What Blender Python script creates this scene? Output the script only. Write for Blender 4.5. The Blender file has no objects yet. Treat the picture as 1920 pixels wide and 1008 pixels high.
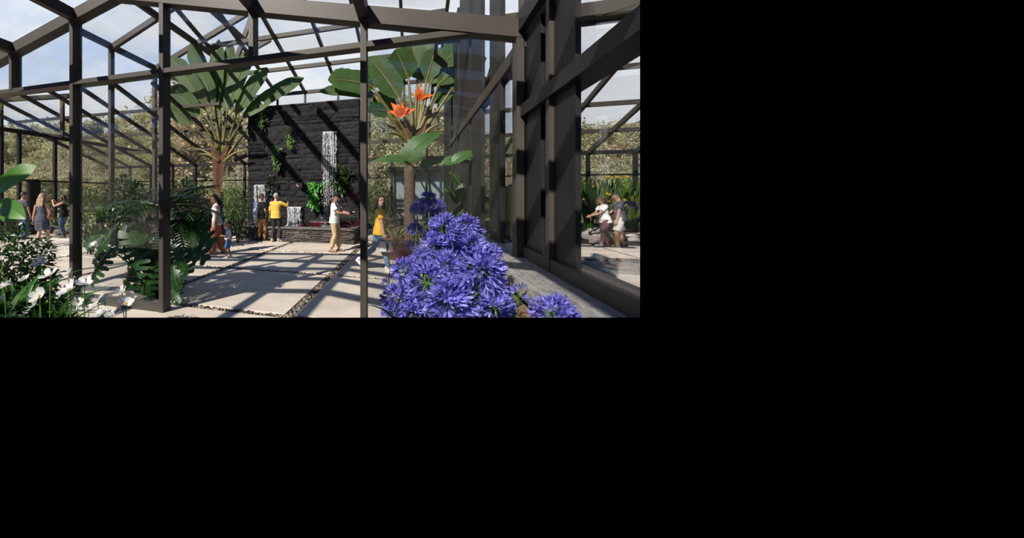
import bpy, bmesh, math, random
from mathutils import Vector, Matrix, noise

R = math.radians
V = Vector
random.seed(7)
scene = bpy.context.scene
COL = scene.collection

# ------------------------------------------------------------------ camera
# Building axes: X runs along the glazed gable wall, Y runs deeper into the hall, Z up.
F = 603.0                       # focal length in pixels of the 1920-wide frame
CX, HY = 600.0, 366.0           # principal point column, horizon row
EYE = V((0, 0, 1.65))
YAW = math.atan2(.2785, .9604)
cam = bpy.data.cameras.new('camera')
cam.lens = 36 * F / 1920
cam.sensor_width = 36
cam.shift_x = (960 - CX) / 1920
cam.shift_y = -(504 - HY) / 1920
cam.clip_start = .05
cam.clip_end = 600
camo = bpy.data.objects.new('camera', cam)
COL.objects.link(camo)
camo.location = EYE
camo.rotation_euler = (R(90), 0, YAW)
scene.camera = camo

def ray(px, py):
    a = (px - CX) / F
    return V((-.2785 + .9604 * a, .9604 + .2785 * a, (HY - py) / F))
def at(px, py, t):              # survey point at depth t along the sight line
    return EYE + ray(px, py) * t
def onz(px, py, z=0):
    r = ray(px, py); return EYE + r * ((z - EYE.z) / r.z)
def onv(px, py, v):
    r = ray(px, py); return EYE + r * (v / r.y)
def onu(px, py, u):
    r = ray(px, py); return EYE + r * (u / r.x)
def onslope(px, py, z0, v0, m):  # plane z = z0 + m (v0 - y)
    r = ray(px, py); t = (z0 + m * v0 - EYE.z) / (r.z + m * r.y)
    return EYE + r * t
def U(deg): return R(deg) + YAW

# ------------------------------------------------------------------ materials
def _nt(name):
    m = bpy.data.materials.new(name); m.use_nodes = True
    nt = m.node_tree; nt.nodes.clear()
    return m, nt, nt.nodes, nt.links
def mat(name, c1, c2=None, rough=.6, scale=6, metal=0, bump=0, bscale=None, island=0, spec=.5, stretch=None, trans=0, detail=6, coat=0):
    m, nt, N, L = _nt(name)
    out = N.new('ShaderNodeOutputMaterial'); p = N.new('ShaderNodeBsdfPrincipled')
    p.inputs['Roughness'].default_value = rough; p.inputs['Metallic'].default_value = metal
    p.inputs['Specular IOR Level'].default_value = spec
    p.inputs['Coat Weight'].default_value = coat
    tc = N.new('ShaderNodeTexCoord'); mp = N.new('ShaderNodeMapping')
    L.new(tc.outputs['Object'], mp.inputs[0])
    if stretch: mp.inputs['Scale'].default_value = stretch
    nz = N.new('ShaderNodeTexNoise'); nz.inputs['Scale'].default_value = scale; nz.inputs['Detail'].default_value = detail
    L.new(mp.outputs[0], nz.inputs['Vector'])
    c2 = c2 or tuple(x * .75 for x in c1)
    rp = N.new('ShaderNodeValToRGB')
    rp.color_ramp.elements[0].position = .32; rp.color_ramp.elements[1].position = .68
    rp.color_ramp.elements[0].color = (*c1, 1); rp.color_ramp.elements[1].color = (*c2, 1)
    L.new(nz.outputs['Fac'], rp.inputs[0])
    col = rp.outputs[0]
    if island:
        g = N.new('ShaderNodeNewGeometry'); hs = N.new('ShaderNodeHueSaturation')
        mr = N.new('ShaderNodeMapRange'); mr.inputs[3].default_value = 1 - island; mr.inputs[4].default_value = 1 + island
        L.new(g.outputs['Random Per Island'], mr.inputs[0]); L.new(mr.outputs[0], hs.inputs['Value']); L.new(col, hs.inputs['Color'])
        col = hs.outputs[0]
    L.new(col, p.inputs['Base Color'])
    if bump:
        b = N.new('ShaderNodeBump'); b.inputs['Strength'].default_value = bump; b.inputs['Distance'].default_value = .02
        n2 = N.new('ShaderNodeTexNoise'); n2.inputs['Scale'].default_value = bscale or scale * 4; n2.inputs['Detail'].default_value = 8
        L.new(mp.outputs[0], n2.inputs['Vector']); L.new(n2.outputs['Fac'], b.inputs['Height']); L.new(b.outputs[0], p.inputs['Normal'])
    if trans:
        t = N.new('ShaderNodeBsdfTranslucent'); mx = N.new('ShaderNodeMixShader'); mx.inputs[0].default_value = trans
        L.new(col, t.inputs[0]); L.new(p.outputs[0], mx.inputs[1]); L.new(t.outputs[0], mx.inputs[2]); L.new(mx.outputs[0], out.inputs[0])
    else:
        L.new(p.outputs[0], out.inputs[0])
    return m
def leafmat(name, c1, c2, trans=.3, rough=.35, island=.35, scale=3):
    return mat(name, c1, c2, rough=rough, scale=scale, island=island, trans=trans, spec=.5)
def glassmat(name, base=.03, tint=(.97, .985, .99), rough=0.0):
    m, nt, N, L = _nt(name)
    out = N.new('ShaderNodeOutputMaterial'); t = N.new('ShaderNodeBsdfTransparent'); t.inputs[0].default_value = (*tint, 1)
    g = N.new('ShaderNodeBsdfGlossy'); g.inputs['Roughness'].default_value = rough
    fr = N.new('ShaderNodeFresnel'); fr.inputs[0].default_value = 1.5
    ge = N.new('ShaderNodeNewGeometry')
    # the same reflectance from both faces of the pane
    ad = N.new('ShaderNodeMath'); ad.operation = 'ADD'; ad.inputs[1].default_value = base; ad.use_clamp = True
    lw = N.new('ShaderNodeLayerWeight'); lw.inputs[0].default_value = .5
    pw = N.new('ShaderNodeMath'); pw.operation = 'POWER'; pw.inputs[1].default_value = 5
    ml = N.new('ShaderNodeMath'); ml.operation = 'MULTIPLY_ADD'; ml.inputs[1].default_value = .8; ml.inputs[2].default_value = .035
    L.new(lw.outputs['Facing'], pw.inputs[0]); L.new(pw.outputs[0], ml.inputs[0]); L.new(ml.outputs[0], ad.inputs[0])
    mx = N.new('ShaderNodeMixShader'); L.new(ad.outputs[0], mx.inputs[0]); L.new(t.outputs[0], mx.inputs[1]); L.new(g.outputs[0], mx.inputs[2])
    L.new(mx.outputs[0], out.inputs[0])
    return m

M = {}
M['steel'] = mat('bronze_steel', (.062, .053, .046), (.074, .063, .055), rough=.5, scale=2, metal=0, spec=.35)
M['steel2'] = mat('charcoal_steel', (.015, .0145, .0155), (.02, .019, .02), rough=.5, scale=2, spec=.35)
M['glass'] = glassmat('clear_glazing', .055, (.985, .992, .995))
M['roofglass'] = glassmat('roof_glazing', -.01, (.995, .998, 1))
M['blackstone'] = mat('black_split_stone', (.016, .016, .0175), (.03, .03, .033), rough=.85, scale=5, bump=.7, bscale=14, island=.3, stretch=(1, 1, 2.5), spec=.12)
M['brownstone'] = mat('brown_ledge_stone', (.10, .075, .062), (.055, .05, .05), rough=.7, scale=4, bump=.6, bscale=16, island=.55)
M['coping'] = mat('dark_coping_stone', (.10, .095, .095), (.15, .14, .135), rough=.55, scale=9, bump=.3)
M['sillstone'] = mat('grey_sill_stone', (.42, .40, .375), (.2, .195, .19), rough=.75, scale=11, bump=1, bscale=40, stretch=(3, 1, 3))
M['water'] = mat('falling_water', (.93, .95, .97), (.86, .89, .93), rough=.15, scale=20, trans=.35)
M['pond'] = mat('pool_water', (.02, .026, .028), (.03, .035, .036), rough=.04, scale=3, bump=.15, bscale=9)
M['gravel'] = mat('river_gravel', (.27, .22, .165), (.10, .08, .065), rough=.7, scale=3, island=.75)
M['soil'] = mat('dark_soil', (.035, .026, .02), (.06, .045, .033), rough=.95, scale=9, bump=.8)
M['wood'] = mat('weathered_timber', (.24, .155, .085), (.14, .085, .045), rough=.7, scale=5, stretch=(9, .7, 9), bump=.3)
M['terracotta'] = mat('terracotta', (.27, .115, .075), (.21, .085, .055), rough=.7, scale=5)
M['rock'] = mat('pale_rock', (.46, .43, .39), (.25, .235, .21), rough=.85, scale=5, bump=.9, bscale=12)
M['greyrock'] = mat('slate_rock', (.10, .11, .135), (.16, .17, .19), rough=.8, scale=4, bump=.9, bscale=10)
M['tanrock'] = mat('tan_rock', (.27, .22, .15), (.16, .13, .09), rough=.85, scale=5, bump=.9, bscale=12)
M['driftwood'] = mat('driftwood', (.46, .43, .38), (.2, .175, .15), rough=.85, scale=4, bump=1, bscale=14, stretch=(.6, 5, 5))
M['deadwood'] = M['driftwood']
# leaves
M['palm'] = leafmat('ravenala_leaf', (.032, .085, .014), (.06, .125, .024), .3, island=.25, rough=.55)
M['petiole'] = mat('ravenala_stalk', (.21, .17, .055), (.15, .135, .05), rough=.5, scale=4, stretch=(1, 1, .4))
M['fibre'] = mat('ravenala_fibre', (.19, .095, .05), (.10, .055, .033), rough=.85, scale=9, bump=.7)
M['trunk'] = mat('palm_trunk', (.15, .10, .06), (.07, .048, .032), rough=.9, scale=8, bump=.9, stretch=(1, 1, 4))
M['banana'] = leafmat('banana_leaf', (.10, .29, .025), (.06, .2, .02), .4, island=.1)
M['dkleaf'] = leafmat('dark_leaf', (.018, .05, .017), (.035, .075, .022), .18)
M['mdleaf'] = leafmat('mid_leaf', (.04, .10, .024), (.07, .14, .03), .25)
M['ltleaf'] = leafmat('light_leaf', (.10, .20, .035), (.16, .25, .05), .3)
M['yeleaf'] = leafmat('lime_leaf', (.20, .25, .04), (.13, .2, .035), .35)
M['brleaf'] = leafmat('bright_wall_leaf', (.05, .30, .03), (.09, .38, .04), .3)
M['greyleaf'] = leafmat('grey_variegated_leaf', (.13, .125, .085), (.05, .06, .035), .15)
M['monstera'] = leafmat('monstera_leaf', (.024, .09, .024), (.042, .13, .03), .38, rough=.3)
M['philo'] = leafmat('philodendron_leaf', (.045, .115, .028), (.07, .16, .035), .3, rough=.45)
M['strap'] = leafmat('strap_leaf', (.03, .11, .02), (.07, .19, .035), .3)
M['dry'] = leafmat('dry_grass_leaf', (.34, .31, .15), (.22, .22, .10), .3)
M['purple'] = leafmat('cordyline_leaf', (.16, .03, .06), (.08, .025, .04), .3)
M['redleaf'] = leafmat('red_leaf', (.30, .035, .05), (.2, .03, .04), .25)
M['aga'] = leafmat('agapanthus_petal', (.17, .165, .58), (.29, .28, .78), .35, rough=.4, island=.45)
M['agastem'] = leafmat('agapanthus_stalk', (.10, .22, .04), (.16, .3, .06), .2)
M['white'] = leafmat('white_petal', (.86, .86, .84), (.78, .78, .76), .35, rough=.5, island=.05)
M['yellowc'] = mat('yellow_centre', (.8, .5, .06), (.7, .4, .04), rough=.6)
M['orangef'] = leafmat('orange_bract', (.9, .24, .04), (.75, .14, .03), .25)
M['pinkf'] = leafmat('pink_petal', (.75, .35, .5), (.85, .6, .7), .3)
M['yellowf'] = leafmat('yellow_petal', (.85, .62, .03), (.8, .5, .03), .3)
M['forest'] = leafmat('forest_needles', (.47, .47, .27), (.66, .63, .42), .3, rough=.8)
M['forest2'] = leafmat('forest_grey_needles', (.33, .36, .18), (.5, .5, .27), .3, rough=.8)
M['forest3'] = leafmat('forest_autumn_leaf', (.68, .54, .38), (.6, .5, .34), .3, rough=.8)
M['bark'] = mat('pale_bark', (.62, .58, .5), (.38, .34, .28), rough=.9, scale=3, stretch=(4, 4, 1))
M['hill_floor'] = mat('added_hill_ground', (.035, .045, .02), (.06, .06, .03), rough=1, scale=.4)
M['field'] = mat('rough_hillside', (.26, .25, .1), (.36, .31, .15), rough=1, scale=.4, bump=1, bscale=2)
# people
def cloth(name, c, c2=None, rough=.8, s=7): return mat(name, c, c2 or tuple(x * .86 for x in c), rough=rough, scale=s, bump=.25, bscale=16, spec=.2)
M['skin_l'] = mat('light_skin', (.55, .33, .24), (.5, .29, .2), rough=.5, scale=8)
M['skin_t'] = mat('tan_skin', (.42, .235, .155), (.37, .2, .13), rough=.5, scale=8)
M['skin_d'] = mat('brown_skin', (.26, .135, .085), (.22, .11, .07), rough=.5, scale=8)
M['hair_k'] = mat('black_hair', (.012, .011, .012), (.022, .019, .018), rough=.4, scale=20, stretch=(5, 5, .6))
M['hair_b'] = mat('brown_hair', (.07, .035, .02), (.045, .024, .015), rough=.45, scale=20, stretch=(5, 5, .6))
M['hair_y'] = mat('blonde_hair', (.48, .34, .2), (.27, .175, .1), rough=.45, scale=20, stretch=(5, 5, .6))
M['hair_g'] = mat('grey_hair', (.42, .41, .4), (.3, .29, .28), rough=.5, scale=20, stretch=(5, 5, .6))
M['eye'] = mat('dark_eyes', (.015, .012, .01), rough=.2)
M['lip'] = mat('lips', (.36, .11, .1), rough=.4)
M['blackc'] = cloth('black_cloth', (.012, .012, .014))
M['greyc'] = cloth('grey_cloth', (.09, .09, .10))
M['whitec'] = cloth('white_cloth', (.82, .81, .80))
M['yellowcl'] = cloth('yellow_cloth', (.78, .50, .10))
M['mustard'] = cloth('golden_tee', (.85, .5, .06))
M['rust'] = cloth('rust_cloth', (.42, .145, .085))
M['khaki'] = cloth('khaki_cloth', (.56, .42, .25))
M['tan'] = cloth('tan_trousers', (.38, .21, .095))
M['denim'] = cloth('blue_denim', (.045, .075, .15), (.07, .11, .2))
M['ltdenim'] = cloth('pale_denim', (.35, .46, .58), (.27, .38, .5))
M['middenim'] = cloth('washed_denim', (.16, .25, .38), (.11, .18, .3))
M['overall'] = cloth('bright_blue_denim', (.075, .19, .44), (.055, .15, .38))
M['charcoal'] = cloth('charcoal_denim', (.035, .036, .042))
M['teal'] = cloth('teal_leather', (.03, .10, .12))
M['plum'] = cloth('plum_shorts', (.15, .08, .085))
M['stoneshort'] = cloth('stone_shorts', (.5, .47, .42))
M['ltgrey'] = cloth('heather_grey_tee', (.55, .55, .56))
M['shoe_k'] = mat('black_shoe', (.015, .015, .016), rough=.5)
M['shoe_w'] = mat('white_sneaker', (.78, .78, .77), rough=.55)
M['shoe_t'] = mat('pale_suede_shoe', (.5, .46, .36), rough=.8)
M['tech'] = mat('black_plastic', (.012, .012, .013), rough=.3)

def stripes(name):
    m, nt, N, L = _nt(name)
    out = N.new('ShaderNodeOutputMaterial'); p = N.new('ShaderNodeBsdfPrincipled'); p.inputs['Roughness'].default_value = .8
    tc = N.new('ShaderNodeTexCoord'); w = N.new('ShaderNodeTexWave'); w.inputs['Scale'].default_value = 13; w.bands_direction = 'X'
    rp = N.new('ShaderNodeValToRGB'); rp.color_ramp.elements[0].position = .9; rp.color_ramp.elements[1].position = .97
    rp.color_ramp.elements[0].color = (.016, .02, .045, 1); rp.color_ramp.elements[1].color = (.3, .32, .4, 1)
    L.new(tc.outputs['Object'], w.inputs[0]); L.new(w.outputs[0], rp.inputs[0]); L.new(rp.outputs[0], p.inputs['Base Color']); L.new(p.outputs[0], out.inputs[0])
    return m
M['stripe'] = stripes('navy_pinstripe')

def pavement(name):
    m, nt, N, L = _nt(name)
    out = N.new('ShaderNodeOutputMaterial'); p = N.new('ShaderNodeBsdfPrincipled'); p.inputs['Roughness'].default_value = .75
    p.inputs['Specular IOR Level'].default_value = .3
    tc = N.new('ShaderNodeTexCoord')
    a = N.new('ShaderNodeTexNoise'); a.inputs['Scale'].default_value = .9; a.inputs['Detail'].default_value = 10; a.inputs['Roughness'].default_value = .65
    L.new(tc.outputs['Object'], a.inputs[0])
    rp = N.new('ShaderNodeValToRGB')
    rp.color_ramp.elements[0].position = .35; rp.color_ramp.elements[1].position = .7
    rp.color_ramp.elements[0].color = (.50, .435, .37, 1); rp.color_ramp.elements[1].color = (.72, .645, .56, 1)
    L.new(a.outputs['Fac'], rp.inputs[0])
    g = N.new('ShaderNodeNewGeometry'); hs = N.new('ShaderNodeHueSaturation'); mr = N.new('ShaderNodeMapRange')
    mr.inputs[3].default_value = .93; mr.inputs[4].default_value = 1.07
    L.new(g.outputs['Random Per Island'], mr.inputs[0]); L.new(mr.outputs[0], hs.inputs['Value']); L.new(rp.outputs[0], hs.inputs['Color'])
    L.new(hs.outputs[0], p.inputs['Base Color'])
    n2 = N.new('ShaderNodeTexNoise'); n2.inputs['Scale'].default_value = 60; L.new(tc.outputs['Object'], n2.inputs[0])
    b = N.new('ShaderNodeBump'); b.inputs['Strength'].default_value = .15; b.inputs['Distance'].default_value = .01
    L.new(n2.outputs['Fac'], b.inputs['Height']); L.new(b.outputs[0], p.inputs['Normal'])
    L.new(p.outputs[0], out.inputs[0])
    return m
M['paver'] = pavement('concrete_paver')

# ------------------------------------------------------------------ mesh builder
class MB:
    def __init__(s): s.v = []; s.f = []
    def add(s, vs, fs):
        b = len(s.v); s.v += [tuple(x) for x in vs]; s.f += [tuple(b + i for i in f) for f in fs]; return s
    def box(s, lo, hi):
        x0, y0, z0 = lo; x1, y1, z1 = hi
        return s.add([(x0, y0, z0), (x1, y0, z0), (x1, y1, z0), (x0, y1, z0), (x0, y0, z1), (x1, y0, z1), (x1, y1, z1), (x0, y1, z1)],
                     [(0, 3, 2, 1), (4, 5, 6, 7), (0, 1, 5, 4), (1, 2, 6, 5), (2, 3, 7, 6), (3, 0, 4, 7)])
    def beam(s, a, b, w, h, up=(0, 0, 1)):
        a, b = V(a), V(b); d = (b - a).normalized(); up = V(up)
        if abs(d.dot(up)) > .98: up = V((0, 1, 0))
        x = d.cross(up).normalized(); z = x.cross(d).normalized()
        vs = []
        for p in (a, b):
            for sx, sz in ((-1, -1), (1, -1), (1, 1), (-1, 1)): vs.append(p + x * (w / 2 * sx) + z * (h / 2 * sz))
        return s.add(vs, [(3, 2, 1, 0), (4, 5, 6, 7), (0, 1, 5, 4), (1, 2, 6, 5), (2, 3, 7, 6), (3, 0, 4, 7)])
    def rings(s, rings, cap=True):
        n = len(rings[0]); vs = [p for r in rings for p in r]; fs = []
        for i in range(len(rings) - 1):
            for k in range(n):
                fs.append((i * n + k, i * n + (k + 1) % n, (i + 1) * n + (k + 1) % n, (i + 1) * n + k))
        if cap: fs += [tuple(reversed(range(n))), tuple((len(rings) - 1) * n + k for k in range(n))]
        return s.add(vs, fs)
    def tube(s, pts, rad, n=8, flat=1, round_=False, ref=None):
        pts = [V(p) for p in pts]
        if not hasattr(rad, '__len__'): rad = [rad] * len(pts)
        rad = list(rad)
        if round_:
            d0 = (pts[0] - pts[1]).normalized(); d1 = (pts[-1] - pts[-2]).normalized()
            pre = [(pts[0] + d0 * rad[0] * k, rad[0] * q) for k, q in ((.95, .3), (.7, .71), (.38, .92))]
            post = [(pts[-1] + d1 * rad[-1] * k, rad[-1] * q) for k, q in ((.38, .92), (.7, .71), (.95, .3))]
            pts = [p for p, _ in pre] + pts + [p for p, _ in post]; rad = [r for _, r in pre] + rad + [r for _, r in post]
        rs = []
        ref = V(ref) if ref else V((0.13, .21, 1)).normalized()
        for i, p in enumerate(pts):
            d = (pts[min(i + 1, len(pts) - 1)] - pts[max(i - 1, 0)]).normalized()
            q = ref if abs(d.dot(ref)) < .95 else V((1, .2, 0))
            x = d.cross(q).normalized(); y = x.cross(d).normalized()
            rs.append([p + x * (rad[i] * math.cos(t)) + y * (rad[i] * flat * math.sin(t)) for t in [2 * math.pi * k / n for k in range(n)]])
        return s.rings(rs)
    def ell(s, c, r, n=12, m=8, rot=None):
        c = V(c); rs = []
        for i in range(m + 1):
            th = math.pi * min(max(i / m, .03), .97)
            ring = []
            for k in range(n):
                ph = 2 * math.pi * k / n
                p = V((r[0] * math.sin(th) * math.cos(ph), r[1] * math.sin(th) * math.sin(ph), -r[2] * math.cos(th)))
                if rot: p = rot @ p
                ring.append(c + p)
            rs.append(ring)
        return s.rings(rs)
    def blob(s, c, r, seed=0, amp=.25, n=14, m=9, fr=1.3):
        c = V(c); rs = []
        for i in range(m + 1):
            th = math.pi * min(max(i / m, .02), .98); ring = []
            for k in range(n):
                ph = 2 * math.pi * k / n
                d = V((math.sin(th) * math.cos(ph), math.sin(th) * math.sin(ph), -math.cos(th)))
                q = 1 + amp * noise.noise(d * fr + V((seed * 3.7, seed, 0)) ) * 2
                ring.append(c + V((d.x * r[0], d.y * r[1], d.z * r[2])) * q)
            rs.append(ring)
        return s.rings(rs)
    def lathe(s, c, prof, n=24):
        c = V(c)
        return s.rings([[c + V((r * math.cos(2 * math.pi * k / n), r * math.sin(2 * math.pi * k / n), z)) for k in range(n)] for r, z in prof])
    # a leaf blade: axis through pts, half width profile, folded along the midrib
    def blade(s, pts, w, nrm=(0, 0, 1), fold=.15, prof=None, ragged=0):
        pts = [V(p) for p in pts]; n = len(pts); vs = []; fs = []; nrm = V(nrm)
        for i, p in enumerate(pts):
            d = (pts[min(i + 1, n - 1)] - pts[max(i - 1, 0)]).normalized()
            x = d.cross(nrm)
            x = x.normalized() if x.length > 1e-4 else V((1, 0, 0))
            u = x.cross(d)
            t = i / (n - 1)
            q = prof(t) if prof else math.sin(math.pi * min(1, t * .93 + .07)) ** .7
            h = w / 2 * max(q, .03)
            a = h * (1 - ragged * random.random()); b = h * (1 - ragged * random.random())
            vs += [p - x * a + u * (fold * a), p, p + x * b + u * (fold * b)]
        for i in range(n - 1):
            k = i * 3
            fs += [(k, k + 1, k + 4, k + 3), (k + 1, k + 2, k + 5, k + 4)]
        return s.add(vs, fs)
    def mesh(s, name, smooth=False):
        me = bpy.data.meshes.new(name); me.from_pydata(s.v, [], s.f); me.update()
        if smooth:
            me.polygons.foreach_set('use_smooth', [True] * len(me.polygons))
        return me
    def build(s, name, m, parent=None, smooth=False):
        o = bpy.data.objects.new(name, s.mesh(name, smooth)); COL.objects.link(o)
        o.data.materials.append(M[m] if isinstance(m, str) else m)
        if parent: attach(o, parent)
        return o

def attach(o, parent):
    o.parent = parent
    top = parent
    while top.parent: top = top.parent
    if top.get('_world'): o.matrix_parent_inverse = Matrix.Translation(-V(top['_world'])) if parent is top else Matrix.Identity(4)
def empty(name, loc, rz=0, world=True):      # Empty at a thing's base; world=True: its parts are given in world coordinates
    o = bpy.data.objects.new(name, None); COL.objects.link(o); o.location = loc; o.rotation_euler = (0, 0, rz); o.empty_display_size = .2
    if world: o['_world'] = tuple(loc)
    return o
def tag(o, label=None, cat=None, group=None, kind=None):
    if label: o['label'] = label
    if cat: o['category'] = cat
    if group: o['group'] = group
    if kind: o['kind'] = kind
    return o
def thing(name, loc, label, cat, group=None, rz=0, world=True): return tag(empty(name, loc, rz, world), label, cat, group)
def dup(root, loc, rz=None, label=None, scale=None):
    r = root.copy(); COL.objects.link(r); r.location = loc
    if rz is not None: r.rotation_euler = (0, 0, rz)
    if scale: r.scale = (scale,) * 3
    if label: r['label'] = label
    for ch in list(root.children):
        c = ch.copy(); COL.objects.link(c); c.parent = r
        for g in ch.children:
            d = g.copy(); COL.objects.link(d); d.parent = c
    return r
def bez(a, b, c, n=8):
    a, b, c = V(a), V(b), V(c)
    return [a * (1 - t) ** 2 + b * 2 * t * (1 - t) + c * t * t for t in [i / n for i in range(n + 1)]]

def remesh(mb, name, m, parent, voxel=.009, smooth=3, factor=.5):
    o = mb.build(name + '_src', m)
    r = o.modifiers.new('r', 'REMESH'); r.mode = 'VOXEL'; r.voxel_size = voxel; r.use_smooth_shade = True
    if smooth:
        sm = o.modifiers.new('s', 'SMOOTH'); sm.iterations = smooth; sm.factor = factor
    dg = bpy.context.evaluated_depsgraph_get()
    me = bpy.data.meshes.new_from_object(o.evaluated_get(dg))
    src = o.data
    bpy.data.objects.remove(o); bpy.data.meshes.remove(src)
    me.name = name
    n = bpy.data.objects.new(name, me); COL.objects.link(n)
    me.materials.clear(); me.materials.append(M[m])
    n.parent = parent
    return n
# ------------------------------------------------------------------ people
def ik(a, t, l1, l2, pole):
    a, t, pole = V(a), V(t), V(pole); d = t - a; L_ = min(d.length, (l1 + l2) * .999); d.normalize(); t = a + d * L_
    k = (l1 * l1 - l2 * l2 + L_ * L_) / (2 * L_); h = math.sqrt(max(l1 * l1 - k * k, 0))
    p = pole - d * pole.dot(d); p.normalize()
    return a + d * k + p * h, t
def person(label, pos, rz, H=1.72, fem=False, skin='skin_t', top=None, sleeve='short', bottom=None, hair=None, hstyle='short', shoes='shoe_k',
           lean=0, turn=0, feet=None, hands=None, elbow=None, head=(0, 0), cap=None, cat='person', child=False, curl=.8, open_front=False, flare=.0, hem=0, glasses=False, knees=None):
    s = H / 1.72
    root = thing('person', pos, label, cat, None, rz, world=False)
    lean_m = Matrix.Rotation(-R(lean), 3, 'X'); turn_m = Matrix.Rotation(R(turn), 3, 'Z')
    pel = V((0, 0, .93))
    if child: tz, hs, hz_ = .9, 1.35, .70
    else: tz, hs, hz_ = 1.0, 1.0, .675
    f = {'L': (-.10, 0, .085), 'R': (.10, .03, .085)}; f.update(feet or {})
    def sp(x, y, z): return pel + lean_m @ (turn_m @ V((x, y, z)) if z > .2 else V((x, y, z)))
    sw = .155 if fem else .18
    sh = {'L': sp(-sw, -.01, .465), 'R': sp(sw, -.01, .465)}
    hd = {'L': (-.25, .05, .80), 'R': (.25, .05, .80)}; hd.update(hands or {})
    J = {'pel': pel, 'sp': sp}
    body = MB()
    # torso
    if fem: prof = [(-.10, .15, .10, 0), (-.03, .168, .115, -.008), (.06, .155, .108, 0), (.17, .122, .088, 0), (.28, .135, .10, .012), (.36, .145, .105, .018), (.44, .14, .08, 0), (.49, .10, .06, -.01), (.53, .058, .05, -.012)]
    else: prof = [(-.10, .145, .10, 0), (-.03, .16, .112, 0), (.07, .152, .108, 0), (.19, .145, .1, .005), (.30, .165, .112, .01), (.39, .178, .112, .008), (.45, .165, .088, 0), (.49, .12, .066, -.01), (.535, .066, .056, -.012)]
    def trings(prof, inf=0, n=16):
        return [[sp((rx + inf) * math.cos(t), yo + (ry + inf) * math.sin(t), z) for t in [2 * math.pi * k / n for k in range(n)]] for z, rx, ry, yo in prof]
    body.rings(trings(prof))
    # head
    yaw, pit = head
    hm = lean_m @ Matrix.Rotation(R(yaw + turn * .5), 3, 'Z') @ Matrix.Rotation(-R(pit), 3, 'X')
    nb = sp(0, -.01, .50); hc = sp(0, .012, hz_) + hm @ V((0, .02, .012 * hs))
    if child: hc.z += .03
    def hp(x, y, z): return hc + hm @ (V((x, y, z)) * hs)
    body.tube([nb, (nb + hp(0, -.02, -.08)) / 2, hp(0, -.015, -.06)], [.058, .052, .052], 10)
    hprof = [(-.118, .018, .02, .055), (-.105, .042, .042, .038), (-.085, .056, .062, .018), (-.05, .066, .084, .004), (0, .074, .095, -.004), (.04, .076, .098, -.008), (.075, .066, .086, -.01), (.1, .044, .06, -.012), (.115, .015, .022, -.012)]
    body.rings([[hp(rx * math.cos(t), yo + ry * math.sin(t), z) for t in [2 * math.pi * k / 16 for k in range(16)]] for z, rx, ry, yo in hprof])
    body.tube([hp(0, .088, .02), hp(0, .102, -.01), hp(0, .112, -.03), hp(0, .094, -.038)], [.009 * hs, .012 * hs, .016 * hs, .013 * hs], 8)
    for q in (-1, 1): body.ell(hp(.076 * q, -.005, -.008), (.012 * hs, .022 * hs, .032 * hs), 8, 6, hm)
    # legs
    knee = {}; ank = {}; hip = {}
    for k, q in (('L', -1), ('R', 1)):
        hip[k] = pel + V((.088 * q, 0, -.03)); kp = (knees or {}).get(k, (q * .08, 1, 0))
        knee[k], ank[k] = ik(hip[k], f[k][:3], .43, .405, kp)
        body.tube([hip[k] + V((0, 0, .03)), hip[k].lerp(knee[k], .3), hip[k].lerp(knee[k], .7), knee[k], knee[k].lerp(ank[k], .3) + V((0, -.012, 0)), knee[k].lerp(ank[k], .65), ank[k]], [.09, .084, .064, .052, .054, .044, .036], 12, round_=True)
        ft = f[k][3] if len(f[k]) > 3 else q * 12
        fm = Matrix.Rotation(-R(ft), 3, 'Z') @ Matrix.Rotation(R(f[k][4] if len(f[k]) > 4 else 0), 3, 'X')
        a = ank[k]
        body.tube([a + fm @ V((0, -.045, -.05)), a + fm @ V((0, 0, -.045)), a + fm @ V((0, .08, -.055)), a + fm @ V((0, .15, -.065))], [.028, .034, .034, .02], 10, round_=True)
        J['foot' + k] = (a, fm)
    # arms and hands
    elb = {}; wr_ = {}
    for k, q in (('L', -1), ('R', 1)):
        pole = (elbow or {}).get(k, (q * .5, -1, -.3))
        elb[k], wr_[k] = ik(sh[k], hd[k], .285, .25, pole)
        S, E, W_ = sh[k], elb[k], wr_[k]
        body.tube([S - V((q * .03, 0, -.005)), S.lerp(E, .2), S.lerp(E, .6), E, E.lerp(W_, .3), E.lerp(W_, .7), W_], [.05, .05, .041, .036, .037, .03, .024], 10, round_=True)
        d = (W_ - E).normalized(); n_ = V((-q, 0, 0)) - d * V((-q, 0, 0)).dot(d)
        if n_.length < .3: n_ = V((0, 0, -1)) - d * V((0, 0, -1)).dot(d)
        n_.normalize(); x = d.cross(n_).normalized()   # palm faces n_; x spreads the fingers
        pc = W_ + d * .05
        fing = (1 if x.y > 0 else -1) if abs(x.y) > .2 else (1 if x.z > 0 else -1)
        hm2 = Matrix((x, d, n_)).transposed()
        body.ell(pc, (.041, .054, .017), 12, 8, hm2)
        for j, (off, ln) in enumerate(((-.031, .062), (-.011, .076), (.011, .08), (.031, .07))):
            b0 = W_ + d * .09 + x * (off * fing); c = curl * (1.1 - .12 * j)
            p1 = b0 + (d * math.cos(c * .4) + n_ * math.sin(c * .4)) * ln * .45; p2 = p1 + (d * math.cos(c * 1.1) + n_ * math.sin(c * 1.1)) * ln * .32; p3 = p2 + (d * math.cos(c * 1.7) + n_ * math.sin(c * 1.7)) * ln * .25
            body.tube([b0 - d * .02, b0, p1, p2, p3], [.0095, .0098, .0092, .0088, .0078], 7, round_=True)
        t0 = W_ + d * .025 + x * (.03 * fing); t1 = t0 + (x * fing * .8 + d * .7 + n_ * .35).normalized() * .038; t2 = t1 + (d * .9 + x * fing * .3 + n_ * .5).normalized() * .032
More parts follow.
